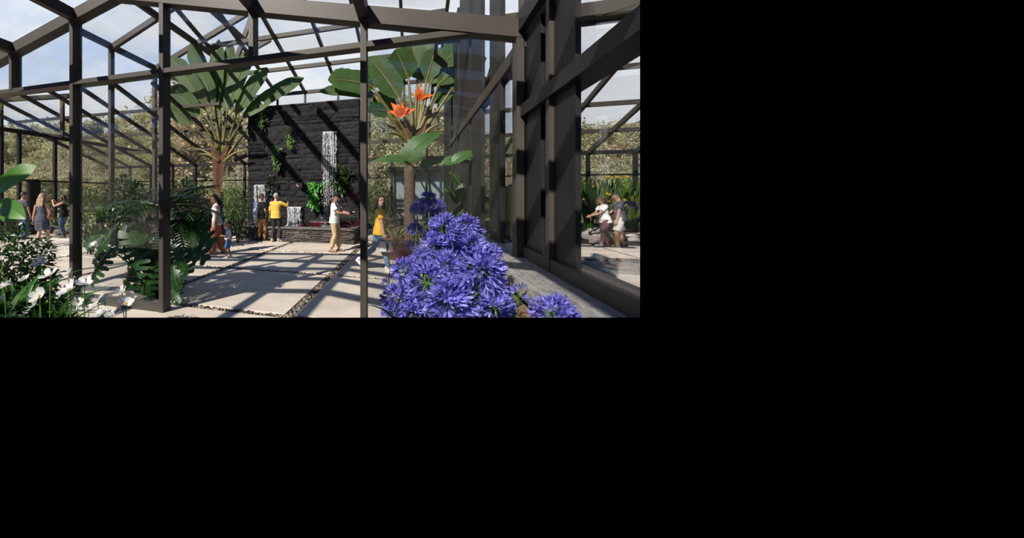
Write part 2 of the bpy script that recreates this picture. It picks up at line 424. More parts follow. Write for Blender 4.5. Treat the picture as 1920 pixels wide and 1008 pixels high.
        body.tube([W_ + d * .02 + x * (.012 * fing), t0, t1, t2], [.013, .0125, .0108, .009], 7, round_=True)
        J['hand' + k] = W_ + d * .10 + n_ * .02; J['hd' + k] = (d, n_, x)
    J.update(sh=sh, elb=elb, wr=wr_, hip=hip, knee=knee, ank=ank, hp=hp, hc=hc, hm=hm, hs=hs, root=root)
    def S(mb):
        mb.v = [(x * s, y * s, z * s) for x, y, z in mb.v]; return mb
    J['S'] = S; J['s'] = s
    remesh(S(body), 'body', skin, root, .0075 * s, 2)
    # face
    for q in (-1, 1):
        S(MB().ell(hp(.031 * q, .086, .012), (.013 * hs, .008 * hs, .008 * hs), 8, 6, hm)).build('eye', 'eye', root, True)
        S(MB().tube([hp(.014 * q, .094, .033), hp(.034 * q, .09, .038), hp(.052 * q, .078, .032)], .004 * hs, 5)).build('eyebrow', hair or 'hair_k', root)
    S(MB().tube([hp(-.024, .082, -.066), hp(0, .093, -.064), hp(.024, .082, -.066)], [.003 * hs, .0065 * hs, .003 * hs], 6)).build('mouth', 'lip', root, True)
    if glasses:
        g = MB()
        for q in (-1, 1):
            ring = [hp(.034 * q + .027 * math.cos(a), .106 - .01 * abs(math.cos(a)), .008 + .022 * math.sin(a)) for a in [6.2832 * i / 12 for i in range(13)]]
            if glasses == 'dark': g.rings([[hp(.034 * q + .026 * math.cos(a), .098 + w, .008 + .02 * math.sin(a)) for a in [6.2832 * i / 10 for i in range(10)]] for w in (0, .008)])
            else: g.tube(ring, .0032, 5)
            g.tube([hp(.06 * q, .098, .012), hp(.082 * q, .03, .012), hp(.08 * q, -.02, .008)], .004, 5)
        g.tube([hp(-.01, .106, .01), hp(.01, .106, .01)], .003, 5)
        S(g).build('glasses', 'tech', root)
    # hair
    if hair:
        h = MB()
        h.rings([[hp(rx * math.cos(t), yo + ry * math.sin(t), z) for t in [2 * math.pi * k / 14 for k in range(14)]] for z, rx, ry, yo in
                 [(-.045, .060, .045, -.058), (0, .078, .062, -.045), (.045, .085, .092, -.018), (.085, .077, .092, -.012), (.112, .052, .064, -.012), (.13, .015, .02, -.012)]])
        if hstyle in ('long', 'bob'):
            Lh = -.30 if hstyle == 'long' else -.12
            zs = [.05, -.02, -.09, Lh * .6 - .06, Lh] if hstyle == 'long' else [.05, -.03, -.08, -.13, Lh - .04]
            ws = [(.088, .07), (.094, .062), (.098, .056), (.105, .05), (.055, .03)]
            h.rings([[hp(0, -.048 - .018 * i, z) + hm @ V((w_ * math.cos(t), d_ * math.sin(t), 0)) * hs for t in [2 * math.pi * k / 14 for k in range(14)]] for i, (z, (w_, d_)) in enumerate(zip(zs, ws))])
            for q in (-1, 1):
                h.tube([hp(.05 * q, .05, .085), hp(.084 * q, .02, .03), hp(.09 * q, 0, -.05), hp(.088 * q, -.01, Lh * .55 - .06), hp(.075 * q, -.03, Lh * .9)], [.016, .022, .026, .028, .012], 8, round_=True)
            rnd = random.Random(len(label))
            for i in range(16):
                a = rnd.uniform(-1, 1)
                h.tube([hp(.085 * a, -.085 + .03 * abs(a), .02), hp(.1 * a, -.115, -.09), hp(.1 * a + rnd.gauss(0, .012), -.13, Lh * .6 - .06), hp(.085 * a + rnd.gauss(0, .02), -.14, Lh * rnd.uniform(.95, 1.2))], [.016, .017, .015, .005], 6)
        else:
            rnd = random.Random(len(label))
            for i in range(26):
                a = rnd.uniform(0, 6.28); z = rnd.uniform(.0, .11); r_ = math.sqrt(max(.1, 1 - (z / .13) ** 2))
                if math.sin(a) > .35 and z < .06: continue
                h.ell(hp(.078 * r_ * math.cos(a), -.015 + .088 * r_ * math.sin(a), z), (.02 * hs, .02 * hs, .018 * hs), 6, 5)
        remesh(S(h), 'hair', hair, root, .008 * s, 2)
    if cap:
        c = MB()
        c.rings([[hp(rx * math.cos(t), yo + ry * math.sin(t), z) for t in [2 * math.pi * k / 16 for k in range(16)]] for z, rx, ry, yo in
                 [(.028, .086, .104, -.008), (.06, .088, .106, -.008), (.095, .074, .088, -.01), (.12, .045, .055, -.01), (.132, .012, .015, -.01)]])
        c.rings([[hp(.075 * math.cos(t), .06 + rr * math.sin(t) * .105, z) for t in [math.pi * k / 10 for k in range(11)]] for z, rr in ((.034, 1), (.046, 1))])
        S(c).build('cap', cap, root, True)
    # clothes
    if bottom:
        m, kind = bottom; b_ = MB()
        if kind in ('trousers', 'shorts', 'wide'):
            b_.rings(trings([(-.13, .10, .085, 0)] + [(z, rx, ry, yo) for z, rx, ry, yo in prof if -.12 < z < .055], .014))
            for k, q in (('L', -1), ('R', 1)):
                h_, n2, a2 = hip[k], knee[k], ank[k]
                if kind == 'trousers': b_.tube([h_ + V((0, 0, .04)), h_.lerp(n2, .3), h_.lerp(n2, .75), n2, n2.lerp(a2, .4) + V((0, -.01, 0)), n2.lerp(a2, .93 - hem)], [.104, .1, .08, .07 + flare * .3, .066 + flare * .6, .054 + flare], 14, round_=False)
                elif kind == 'shorts': b_.tube([h_ + V((0, 0, .04)), h_.lerp(n2, .3), h_.lerp(n2, .7), h_.lerp(n2, .92 - hem)], [.106, .106, .1, .1], 14)
                else: b_.tube([h_ + V((0, 0, .04)), h_.lerp(n2, .4), n2, n2.lerp(a2, .5) + V((0, -.02, 0)), n2.lerp(a2, .98) + V((0, -.03, 0))], [.108, .112, .12, .13, .14], 16)
        elif kind == 'skirt':
            kz = (knee['L'] + knee['R']) / 2
            b_.rings([[V((rx * math.cos(t), yo + ry * math.sin(t) + .012 * math.sin(t * 7) * w_, z)) for t in [2 * math.pi * k / 28 for k in range(28)]] for z, rx, ry, yo, w_ in
                      [(1.10, .14, .105, 0, 0), (1.0, .165, .125, 0, 0), (.90, .19, .14, -.005, .3), (.75, .205, .155, 0, .8), (.62, .21, .165, kz.y * .5, 1), (.56, .215, .17, kz.y * .5, 1)]])
        remesh(S(b_), {'trousers': 'trousers', 'shorts': 'shorts', 'wide': 'wide_trousers', 'skirt': 'dress_skirt'}[kind], m, root, .011 * s, 3)
    if top:
        t_ = MB(); hemz = -.09 if not child else .02
        tp = [(hemz, prof[1][1] + .034, prof[1][2] + .034, -.004)] + [(z, rx + (.01 if not fem else .004) + (.014 if z < .1 else 0), ry + .008 + (.014 if z < .1 else 0), yo) for z, rx, ry, yo in prof if hemz + .04 < z < .5]
        if sleeve != 'none': tp.append((.505, .105, .064, -.012))
        else: tp = [q for q in tp if q[0] < .47]
        t_.rings(trings(tp, .012))
        for k, q in (('L', -1), ('R', 1)):
            a, e_, w_ = sh[k], elb[k], wr_[k]
            if sleeve == 'short': t_.tube([a - V((q * .05, 0, 0)), a.lerp(e_, .1), a.lerp(e_, .4), a.lerp(e_, .66)], [.071, .075, .069, .067], 12)
            elif sleeve == 'long': t_.tube([a - V((q * .05, 0, 0)), a.lerp(e_, .15), a.lerp(e_, .6), e_, e_.lerp(w_, .5), e_.lerp(w_, .94)], [.062, .068, .06, .055, .048, .04], 12)
            elif sleeve == 'elbow': t_.tube([a - V((q * .05, 0, 0)), a.lerp(e_, .15), a.lerp(e_, .6), a.lerp(e_, .95), e_.lerp(w_, .12)], [.064, .07, .064, .062, .06], 12)
            elif sleeve == 'none': t_.tube([sp(q * .085, -.03, .40), sp(q * .09, -.012, .495), sp(q * .085, .04, .40)], [.03, .024, .03], 8)
        remesh(S(t_), 'shirt', top, root, .010 * s, 3)
    if shoes:
        for k in ('L', 'R'):
            a, fm = J['foot' + k]; sb = MB()
            if shoes == 'sandal':
                sb.tube([a + fm @ V((0, -.06, -.078)), a + fm @ V((0, .05, -.078)), a + fm @ V((0, .17, -.078))], [.036, .045, .03], 12, flat=.25, round_=True, ref=(0, 0, 1))
                sb.tube([a + fm @ V((-.045, .09, -.07)), a + fm @ V((0, .08, -.02)), a + fm @ V((.045, .09, -.07))], .012, 6)
                S(sb).build('sandal', 'shoe_k', root, True)
            else:
                sb.tube([a + fm @ V((0, -.05, .005)), a + fm @ V((0, -.045, -.035))], [.044, .046], 12, round_=True)
                sb.tube([a + fm @ V((0, -.05, -.05)), a + fm @ V((0, .03, -.045)), a + fm @ V((0, .10, -.058)), a + fm @ V((0, .165, -.066))], [.038, .045, .043, .026], 12, round_=True)
                so = remesh(S(sb), 'shoe', shoes, root, .008 * s, 2)
                sl = MB().tube([a + fm @ V((0, -.05, -.08)), a + fm @ V((0, .05, -.08)), a + fm @ V((0, .16, -.08))], [.04, .048, .03], 12, flat=.3, round_=True, ref=(0, 0, 1))
                S(sl).build('sole', 'shoe_w' if shoes != 'shoe_t' else 'shoe_t', so)
    return root, J
def wpt(root, J, p):                        # a body point in world coordinates
    return Matrix.Translation(root.location) @ Matrix.Rotation(root.rotation_euler.z, 4, 'Z') @ (V(p) * J['s'])
def part(J, mb, name, m, smooth=True): return J['S'](mb).build(name, m, J['root'], smooth)
def gp(px, py): return onz(px, py, 0)

# man in grey tee, seen from behind
r, J = person('man in dark grey tee and jeans seen from behind, far left', gp(43, 448), U(-12), 1.76, skin='skin_t', top='greyc', bottom=('denim', 'trousers'), hair='hair_k', head=(-40, 8),
              hands={'R': (.27, .06, .86), 'L': (-.27, .1, .84)}, feet={'L': (-.13, .05, .085), 'R': (.12, -.03, .085)})
# woman in pinstripe dress
r, J = person('blonde woman walking away in a navy pinstriped sleeveless dress', gp(79, 463), U(6), 1.70, fem=True, skin='skin_l', top='stripe', sleeve='none', bottom=('stripe', 'skirt'), hair='hair_y', hstyle='long', shoes='sandal',
              hands={'L': (-.27, -.02, .78), 'R': (.24, .12, .90)}, feet={'L': (-.07, -.12, .085), 'R': (.09, .12, .085)}, head=(-8, 0))
hw = wpt(r, J, (.26, -.03, .98))
t = thing('handbag', hw, 'small brown shoulder bag at the right hip of the woman in the pinstriped dress', 'bag', world=False)
remesh(MB().ell(V((0, 0, 0)), (.05, .11, .09), 12, 8, Matrix.Rotation(U(6), 3, 'Z')), 'bag_body', 'tan', t, .012)
st = MB(); a_, b_ = V((0, 0, .07)), wpt(r, J, J['sh']['R']) - hw + V((0, 0, .06)); st.tube([a_ + V((0, .06, 0)), b_ + V((0, .03, 0)), b_, b_ + V((0, -.05, 0)), a_ + V((0, -.06, 0))], .009, 6); st.build('strap', 'tan', t)
# woman taking a picture
r, J = person('woman in black sleeveless top and blue jeans raising a phone to take a picture', gp(120, 446), U(95), 1.66, fem=True, skin='skin_l', top='blackc', sleeve='none', bottom=('denim', 'trousers'), hair='hair_b', hstyle='bob', shoes='shoe_k',
              hands={'L': (-.06, .38, 1.46), 'R': (.06, .36, 1.45)}, elbow={'L': (-.5, .2, -1), 'R': (.5, .2, -1)}, feet={'L': (-.09, -.04, .085), 'R': (.09, .08, .085)}, head=(0, 2), curl=1.2)
hw = wpt(r, J, (J['handL'] + J['handR']) / 2 + V((0, .01, .02)))
t = tag(MB().beam(hw + V((0, 0, -.075)), hw + V((0, 0, .075)), .075, .012, up=ray(120, 400)).build('phone', 'tech'), 'phone held up by the woman in the black sleeveless top', 'phone')
# mother
r, J = person('woman in pale grey tee and rust wide trousers looking down at the child', gp(407, 476), U(108), 1.68, fem=True, skin='skin_t', top='ltgrey', bottom=('rust', 'wide'), hair='hair_k', hstyle='long', shoes='sandal', lean=4,
              head=(28, 20), hands={'L': (-.24, .08, .80), 'R': (.25, .0, .80)}, feet={'L': (-.08, .20, .085), 'R': (.08, -.20, .10, 8, -18)})
hw = wpt(r, J, (.27, -.10, .98))
t = thing('shoulder_bag', hw, 'teal leather bag slung from the shoulder of the woman in rust trousers', 'bag', world=False)
remesh(MB().ell(V((0, 0, 0)), (.13, .06, .17), 12, 8, Matrix.Rotation(U(108) + 1.2, 3, 'Z')), 'bag_body', 'teal', t, .012)
b_ = wpt(r, J, J['sh']['R'] + V((-.04, 0, .07))) - hw; MB().tube([V((0, .06, .12)), b_ + V((0, .03, 0)), b_ + V((0, -.06, 0)), V((0, -.06, .12))], .012, 6).build('strap', 'teal', t)
# child
r, J = person('small child in white tee and blue denim dungarees walking beside the woman', gp(429, 484), U(98), .92, skin='skin_t', top='whitec', bottom=('overall', 'shorts'), hair='hair_k', shoes='shoe_w', child=True,
              head=(20, 8), hands={'L': (-.16, .27, 1.12), 'R': (.22, .16, 1.05)}, feet={'L': (-.09, .12, .085), 'R': (.09, -.08, .085)})
bib = MB()
tr = [[J['sp'](rx * math.cos(a), yo + ry * math.sin(a), z) for a in [math.pi * (.5 + w) for w in (-.36, -.24, -.12, 0, .12, .24, .36)]] for z, rx, ry, yo in ((.05, .185, .14, 0), (.2, .18, .135, .008), (.34, .2, .145, .016))]
n0 = 7; vs = [p for q in tr for p in q] + [p * 1.0 + (J['pel'] - p).normalized() * .02 for q in tr for p in q]
bib.add(vs, [(i * 7 + k, i * 7 + k + 1, i * 7 + 8 + k, i * 7 + 7 + k) for i in range(2) for k in range(6)] + [(21 + i * 7 + k, 21 + i * 7 + 7 + k, 21 + i * 7 + 8 + k, 21 + i * 7 + k + 1) for i in range(2) for k in range(6)])
for q in (-1, 1): bib.tube([J['sp'](.09 * q, .16, .33), J['sp'](.1 * q, .10, .47), J['sp'](.1 * q, -.02, .545), J['sp'](.07 * q, -.12, .44), J['sp'](.03 * q, -.155, .2), J['sp'](.03 * q, -.15, .05)], .018, 6)
part(J, bib, 'dungaree_bib', 'overall')
# boy with denim jacket over the shoulder
r, J = person('man in sunglasses and tan trousers with a pale denim jacket over his shoulder', gp(489, 452), U(-38), 1.70, skin='skin_t', top='blackc', bottom=('tan', 'trousers'), hair='hair_b', glasses='dark', shoes='shoe_k', head=(-30, 4),
              hands={'R': (.16, .20, 1.10), 'L': (-.2, .16, 1.08)}, feet={'L': (-.1, 0, .085), 'R': (.11, .08, .085, 30)}, hem=.04)
jk = MB()
jk.tube([J['sp'](-.11, .11, .30), J['sp'](-.14, .05, .48), J['sp'](-.15, -.06, .52), J['sp'](-.13, -.15, .36), J['sp'](-.10, -.165, .12), J['sp'](-.12, -.15, -.10)], [.06, .075, .085, .10, .115, .09], 12, flat=.45, round_=True, ref=(1, 0, 0))
jk.tube([J['sp'](-.02, -.15, .42), J['sp'](-.03, -.17, .2), J['sp'](-.05, -.17, -.02), J['sp'](-.04, -.165, -.16)], [.07, .075, .07, .04], 10, flat=.5, round_=True, ref=(1, 0, 0))
remesh(J['S'](jk), 'denim_jacket', 'ltdenim', r, .012, 2)
# yellow shirt man pointing
r, J = person('grey-haired man in a yellow shirt raising his right arm towards the black wall', gp(517, 453), U(-22), 1.72, skin='skin_l', top='yellowcl', sleeve='elbow', bottom=('charcoal', 'trousers'), hair='hair_g', shoes='shoe_t', head=(-18, 6),
              hands={'R': (.30, .36, 1.38), 'L': (-.27, .02, .84)}, elbow={'R': (.9, -.2, -.7)}, feet={'L': (-.12, -.03, .085), 'R': (.12, .06, .085, 40)})
hw = wpt(r, J, J['handR'] + V((0, .01, .03)))
tag(MB().beam(hw - V((0, 0, .06)), hw + V((0, 0, .08)), .075, .012, up=ray(538, 380)).build('phone', 'tech'), 'phone in the raised hand of the man in the yellow shirt', 'phone')
# man with camera
r, J = person('man in white tee, black cap and khaki trousers looking down at his camera', gp(627, 471), U(-112), 1.71, skin='skin_t', top='whitec', bottom=('khaki', 'trousers'), hair='hair_k', cap='blackc', shoes='sandal', head=(0, 24), lean=3,
              hands={'R': (.09, .40, 1.13), 'L': (-.07, .42, 1.13)}, elbow={'R': (.6, -.5, -1), 'L': (-.6, -.4, -1)}, feet={'L': (-.11, .10, .085), 'R': (.11, -.06, .085)}, hem=.07, flare=.02, curl=1.1)
hw = wpt(r, J, (J['handL'] + J['handR']) / 2 + V((0, .03, .05)))
t = thing('camera', hw, 'black camera held in both hands by the man in the black cap', 'camera', world=False)
d2 = ray(700, 366).normalized(); cm = Matrix.Rotation(U(-112), 3, 'Z')
MB().beam(cm @ V((-.075, 0, 0)), cm @ V((.075, 0, 0)), .06, .095).build('camera_body', 'tech', t); MB().tube([cm @ V((0, .02, 0)), cm @ V((0, .12, 0))], [.036, .04], 14).build('lens', 'tech', t)
MB().beam(cm @ V((-.025, 0, .06)), cm @ V((.025, 0, .06)), .05, .03).build('viewfinder', 'tech', t)
t = thing('backpack', wpt(r, J, (0, -.17, 1.25)), 'black backpack worn by the man in the white tee', 'bag', world=False)
bb = MB(); rot = Matrix.Rotation(U(-112), 3, 'Z'); bb.ell(rot @ V((0, -.02, -.06)), (.13, .07, .19), 14, 10, rot); remesh(bb, 'bag_body', 'blackc', t, .012)
wl0 = V(t.location)
for q in (-1, 1): MB().tube([wpt(r, J, J['sp'](*p)) - wl0 for p in ((.10 * q, -.14, .40), (.115 * q, -.06, .545), (.12 * q, .06, .52), (.13 * q, .14, .36), (.15 * q, .10, .18), (.13 * q, -.1, .12))], .02, 8, flat=.5, ref=(0, 0, 1)).build('strap', 'blackc', t)
# walking woman in yellow
r, J = person('smiling woman in golden yellow tee and jeans striding past the terracotta pot', gp(712, 508), U(-100), 1.64, fem=True, skin='skin_l', top='mustard', bottom=('middenim', 'trousers'), hair='hair_k', hstyle='long', glasses='clear', shoes='shoe_w', turn=8,
              head=(-66, 2), hands={'R': (.23, .10, .80), 'L': (-.22, .30, 1.06)}, elbow={'L': (-.7, -.8, -.6)}, feet={'R': (.07, .20, .085), 'L': (-.07, -.44, .22, 0, -45)}, hem=.03)
hw = wpt(r, J, J['handR'] + V((0, .02, -.16)))
t = thing('tote_bag', hw, 'white and black patterned handbag carried by the woman in the yellow tee', 'bag', world=False)
rot = Matrix.Rotation(U(-100), 3, 'Z')
bg = MB(); bg.rings([[rot @ V((rx * math.cos(a), ry * math.sin(a), z)) for a in [6.2832 * k / 16 for k in range(16)]] for z, rx, ry in ((-.12, .05, .14), (-.11, .06, .155), (0, .055, .14), (.09, .03, .11))]); bg.build('bag_body', 'whitec', t, True)
bg = MB(); bg.rings([[rot @ V((rx * math.cos(a), ry * math.sin(a) + .03, z)) for a in [6.2832 * k / 12 for k in range(12)]] for z, rx, ry in ((-.10, .066, .035), (0, .062, .05), (.07, .045, .03))]); bg.build('dark_panel', 'blackc', t, True)
MB().tube([rot @ V((0, -.08, .08)), rot @ V((0, -.03, .16)), rot @ V((0, .03, .16)), rot @ V((0, .08, .08))], .008, 6).build('handle', 'blackc', t)
# couple beyond the side glass
r, J = person('man in grey tee and pale shorts close behind the woman in the white tee', gp(1163, 464), U(62), 1.76, skin='skin_t', top='greyc', bottom=('stoneshort', 'shorts'), hair='hair_k', shoes='shoe_k', head=(0, 22), lean=6,
              hands={'L': (-.25, .16, .80), 'R': (.2, .3, .95)}, feet={'L': (-.1, .10, .085), 'R': (.1, -.12, .085)})
r, J = person('brown-haired woman in white printed tee and plum shorts looking at a phone', gp(1135, 464), U(76), 1.62, fem=True, skin='skin_t', top='whitec', bottom=('plum', 'shorts'), hair='hair_b', hstyle='bob', shoes='shoe_k', head=(0, 26), lean=8,
              hands={'L': (-.08, .44, 1.06), 'R': (.07, .42, 1.05)}, elbow={'L': (-.6, -.4, -1), 'R': (.6, -.4, -1)}, feet={'L': (-.09, .16, .085), 'R': (.09, -.12, .085)}, curl=1.1)
pr = MB()
for i in range(5):
    x = -.05 + i * .025; pr.tube([J['sp'](x, .142, .34), J['sp'](x + .02, .145, .29)], .006, 5); pr.tube([J['sp'](x + .015, .145, .34), J['sp'](x, .146, .30)], .004, 5)
part(J, pr, 'shirt_print', 'blackc')
hw = wpt(r, J, (J['handL'] + J['handR']) / 2 + V((0, .02, .03)))
tag(MB().beam(hw - V((0, 0, .06)), hw + V((0, 0, .07)), .075, .011, up=V((1, 0, .5))).build('phone', 'tech'), 'phone in the hands of the woman in the white printed tee', 'phone')
# ------------------------------------------------------------------ setting: floor
def struct(o): o['kind'] = 'structure'; return o
VA = 3.72                                   # glazed gable wall plane
UB = 1.10                                   # glazed side wall plane
ujoint = [-1.64 + 2.47 * k for k in range(-6, 7)]
vjoint = [4.10 + 2.38 * k for k in range(-2, 6)]
JW = .065
b = MB()
for i in range(len(ujoint) - 1):
    for j in range(len(vjoint) - 1):
        x0, x1, y0, y1 = ujoint[i] + JW, ujoint[i + 1] - JW, vjoint[j] + JW, vjoint[j + 1] - JW
        e = .012
        b.add([(x0, y0, -.03), (x1, y0, -.03), (x1, y1, -.03), (x0, y1, -.03), (x0 + e, y0 + e, 0), (x1 - e, y0 + e, 0), (x1 - e, y1 - e, 0), (x0 + e, y1 - e, 0)],
              [(4, 5, 6, 7), (0, 1, 5, 4), (1, 2, 6, 5), (2, 3, 7, 6), (3, 0, 4, 7)])
fl = struct(b.build('floor', 'paver'))
struct(MB().box((ujoint[0], vjoint[0], -.12), (ujoint[-1], 16.4, -.035)).build('floor_bed', 'soil'))
# river gravel in the joints between the slabs
def gravel(name, pts, r, m, parent=None):
    mb = MB()
    ico = bmesh.new(); bmesh.ops.create_icosphere(ico, subdivisions=1, radius=1)
    iv = [v.co.copy() for v in ico.verts]; iF = [[v.index for v in f.verts] for f in ico.faces]; ico.free()
    for p in pts:
        s = r * random.uniform(.6, 1.35); q = Matrix.Rotation(random.random() * 6.3, 3, 'Z')
        k = V((s * random.uniform(.8, 1.5), s, s * .55))
        mb.add([V(p) + q @ V((v.x * k.x, v.y * k.y, v.z * k.z)) for v in iv], iF)
    return mb.build(name, m, parent, True)
pts = []
for u in ujoint[3:8]:
    y = 3.0
    while y < 10.5:
        for _ in range(3): pts.append((u + random.uniform(-.055, .055), y + random.uniform(-.02, .02), random.uniform(-.025, -.004)))
        y += .035 if y < 7 else .06
for w in vjoint[2:5]:
    x = -6.5
    while x < .2:
        for _ in range(3): pts.append((x + random.uniform(-.02, .02), w + random.uniform(-.055, .055), random.uniform(-.025, -.004)))
        x += .035 if w < 5 else .06
g = gravel('joint_gravel', pts, .022, 'gravel')
tag(g, 'tan and black river gravel filling the joints between the concrete slabs', 'gravel', kind='stuff')

# ------------------------------------------------------------------ setting: glazed gable wall (with the open doorway)
def frame_root(name, loc=(0, 0, 0)):
    e = empty(name, loc); e['kind'] = 'structure'; return e
def seg(parent, name, a, b, w, h, m='steel', up=(0, 0, 1)):
    return MB().beam(a, b, w, h, up).build(name, m, parent)
def pane(parent, pts, nrm, th=.012, m='glass'):
    pts = [V(p) for p in pts]; nrm = V(nrm).normalized() * th; n = len(pts)
    mb = MB().add(pts + [p + nrm for p in pts],
                  [tuple(range(n)), tuple(reversed(range(n, 2 * n)))] + [(i, n + i, n + (i + 1) % n, (i + 1) % n) for i in range(n)])
    return mb.build('pane', m, parent)

RID, RZ = -4.25, 4.66
def gz(u): return RZ - .255 * abs(u - RID) if u < RID else RZ - .245 * (u - RID)
gw = frame_root('window_1')
MU = [onv(19, 300, VA).x, onv(133, 300, VA).x, onv(301.5, 300, VA).x, onv(470, 60, VA).x, onv(681, 300, VA).x, onv(976, 300, VA).x]
MU = [-8.0] + MU
TZ = onv(500, 106, VA).z                    # door-head transom
for i, u in enumerate(MU):
    top = gz(u) - .05
    short = i in (1, 4)
    if short: seg(gw, 'mullion', (u, VA + .075, TZ), (u, VA + .075, top), .065, .15, up=(0, 1, 0))
    else: seg(gw, 'mullion', (u, VA + .075, 0), (u, VA + .075, top), .07, .15, up=(0, 1, 0))
for i in range(len(MU) - 1):
    if i == 3: seg(gw, 'transom', (MU[3], VA + .078, TZ), (MU[5], VA + .078, TZ), .14, .065)
    elif i != 4: seg(gw, 'transom', (MU[i], VA + .078, TZ), (MU[i + 1], VA + .078, TZ), .14, .065)
seg(gw, 'rafter', (-8.0, VA + .07, gz(-8.0)), (RID, VA + .07, RZ), .15, .17)
seg(gw, 'rafter', (RID, VA + .07, RZ), (UB + .1, VA + .07, gz(UB + .1)), .15, .19)
for i in (2,): seg(gw, 'bottom_rail', (MU[i], VA + .079, .05), (MU[i + 1], VA + .079, .05), .14, .09)
seg(gw, 'bottom_rail', (MU[5], VA + .07, .05), (MU[6], VA + .07, .05), .14, .09)
y = VA + .06
for i in range(len(MU) - 1):
    a, c = MU[i] + .03, MU[i + 1] - .03
    if i not in (0, 1, 3, 4):
        pane(gw, [(a, y, .09), (c, y, .09), (c, y, TZ - .03), (a, y, TZ - .03)], (0, 1, 0))
    if a < RID < c:
        pts = [(a, y, TZ + .03), (c, y, TZ + .03), (c, y, gz(c) - .08), (RID, y, RZ - .08), (a, y, gz(a) - .08)]
    else: pts = [(a, y, TZ + .03), (c, y, TZ + .03), (c, y, gz(c) - .08), (a, y, gz(a) - .08)]
    pane(gw, pts, (0, 1, 0))

# roof over the room the camera stands in
rf = frame_root('ceiling')
PU = [-8.0, MU[1], MU[2], RID, MU[4], MU[5], UB + .05]
for u in PU: seg(rf, 'purlin', (u, -5, gz(u) + .02), (u, VA, gz(u) + .02), .11, .17)
for w in (2.85, 1.95, 1.05, .2, -3.9):  # unseen rafters, some added for floor shadow stripes, spaced to keep flowers lit
    seg(rf, 'rafter', (-8, w, gz(-8)), (RID, w, RZ), .11, .17); seg(rf, 'rafter', (RID, w, RZ), (UB + .1, w, gz(UB + .1)), .11, .17)
for u0, u1 in zip(PU[:-1], PU[1:]):
    pane(rf, [(u0, -5, gz(u0) + .12), (u1, -5, gz(u1) + .12), (u1, VA, gz(u1) + .12), (u0, VA, gz(u0) + .12)], (0, 0, 1), .008, 'roofglass')

# left bay of the wing beyond the gable wall: posts and sloping rafters
wing = frame_root('ceiling_wing')
KW = 2.1
UL = -5.11 * KW
def wz(u): return 1.65 + KW * 2.595 + .385 * (u - UL)
frames = [4.42 * KW, 5.41 * KW, 6.45 * KW]
for w in frames:
    seg(wing, 'rafter', (UL, w, wz(UL)), (-3.0 * KW, w, wz(-3.0 * KW)), .13, .2)
for w in frames[:2]: seg(wing, 'post', (UL, w, 0), (UL, w, wz(UL)), .13, .16, up=(0, 1, 0))
for u in (UL, -4.12 * KW, -3.42 * KW): seg(wing, 'purlin', (u, 7.6, wz(u) + .05), (u, 13.6, wz(u) + .05), .14, .2)
pane(wing, [(UL, 8.3, wz(UL) + .16), (-7.2, 8.3, wz(-7.2) + .16), (-7.2, 13.6, wz(-7.2) + .16), (UL, 13.6, wz(UL) + .16)], (0, 0, 1), .008, 'roofglass')

# ------------------------------------------------------------------ the hall: rear eaves at Y=16, roof rising towards the viewer
VE, ZE, SL = 16.0, 3.42, .346
def hz(v): return ZE + SL * (VE - v)
hall = frame_root('ceiling_hall')
RU = [-17 + 1.6 * k for k in range(-1, 18)]
def gap(u): return -7.2 < u < .4             # the raised centre takes over here
for u in RU:
    if gap(u): continue
    top = 9.0 if u > 0 else (11.4 if u > -9 else 9.4)
    if -17.5 < u < -10: top = 9.2
    seg(hall, 'rafter', (u, top, hz(top)), (u, VE, ZE), .09, .16)
for v in (14.3, 12.6, 10.9, 9.2):
    seg(hall, 'purlin', (-19, v, hz(v) + .02), (-7.2, v, hz(v) + .02), .09, .11)
    seg(hall, 'purlin', (.6, v, hz(v) + .02), (13, v, hz(v) + .02), .10, .14)
seg(hall, 'ridge_beam', (.6, 8.9, hz(8.9) + .03), (13, 8.9, hz(8.9) + .03), .28, .3)
seg(hall, 'ridge_beam', (-19, 9.1, hz(9.1)), (-10, 9.1, hz(9.1)), .2, .2)
pane(hall, [(-19, 9.2, hz(9.2) + .1), (-7.2, 9.2, hz(9.2) + .1), (-7.2, VE, ZE + .1), (-19, VE, ZE + .1)], (0, 0, 1), .008, 'roofglass')
pane(hall, [(.6, 9.2, hz(9.2) + .1), (13, 9.2, hz(9.2) + .1), (13, VE, ZE + .1), (.6, VE, ZE + .1)], (0, 0, 1), .008, 'roofglass')
back = frame_root('window_2')
for u in RU: seg(back, 'post', (u, VE, 0), (u, VE, ZE), .1, .16, 'steel2', up=(0, 1, 0))
for z, h in ((ZE, .16), (2.5, .06), (.45, .08)): seg(back, 'rail', (-19, VE, z), (13, VE, z), .08, h, 'steel2')
for a, c in zip(RU[:-1], RU[1:]): pane(back, [(a, VE, .45), (c, VE, .45), (c, VE, ZE), (a, VE, ZE)], (0, 1, 0))
struct(MB().box((-19, VE - .06, 0), (13, VE + .14, .42)).build('wall_back', 'greyrock'))

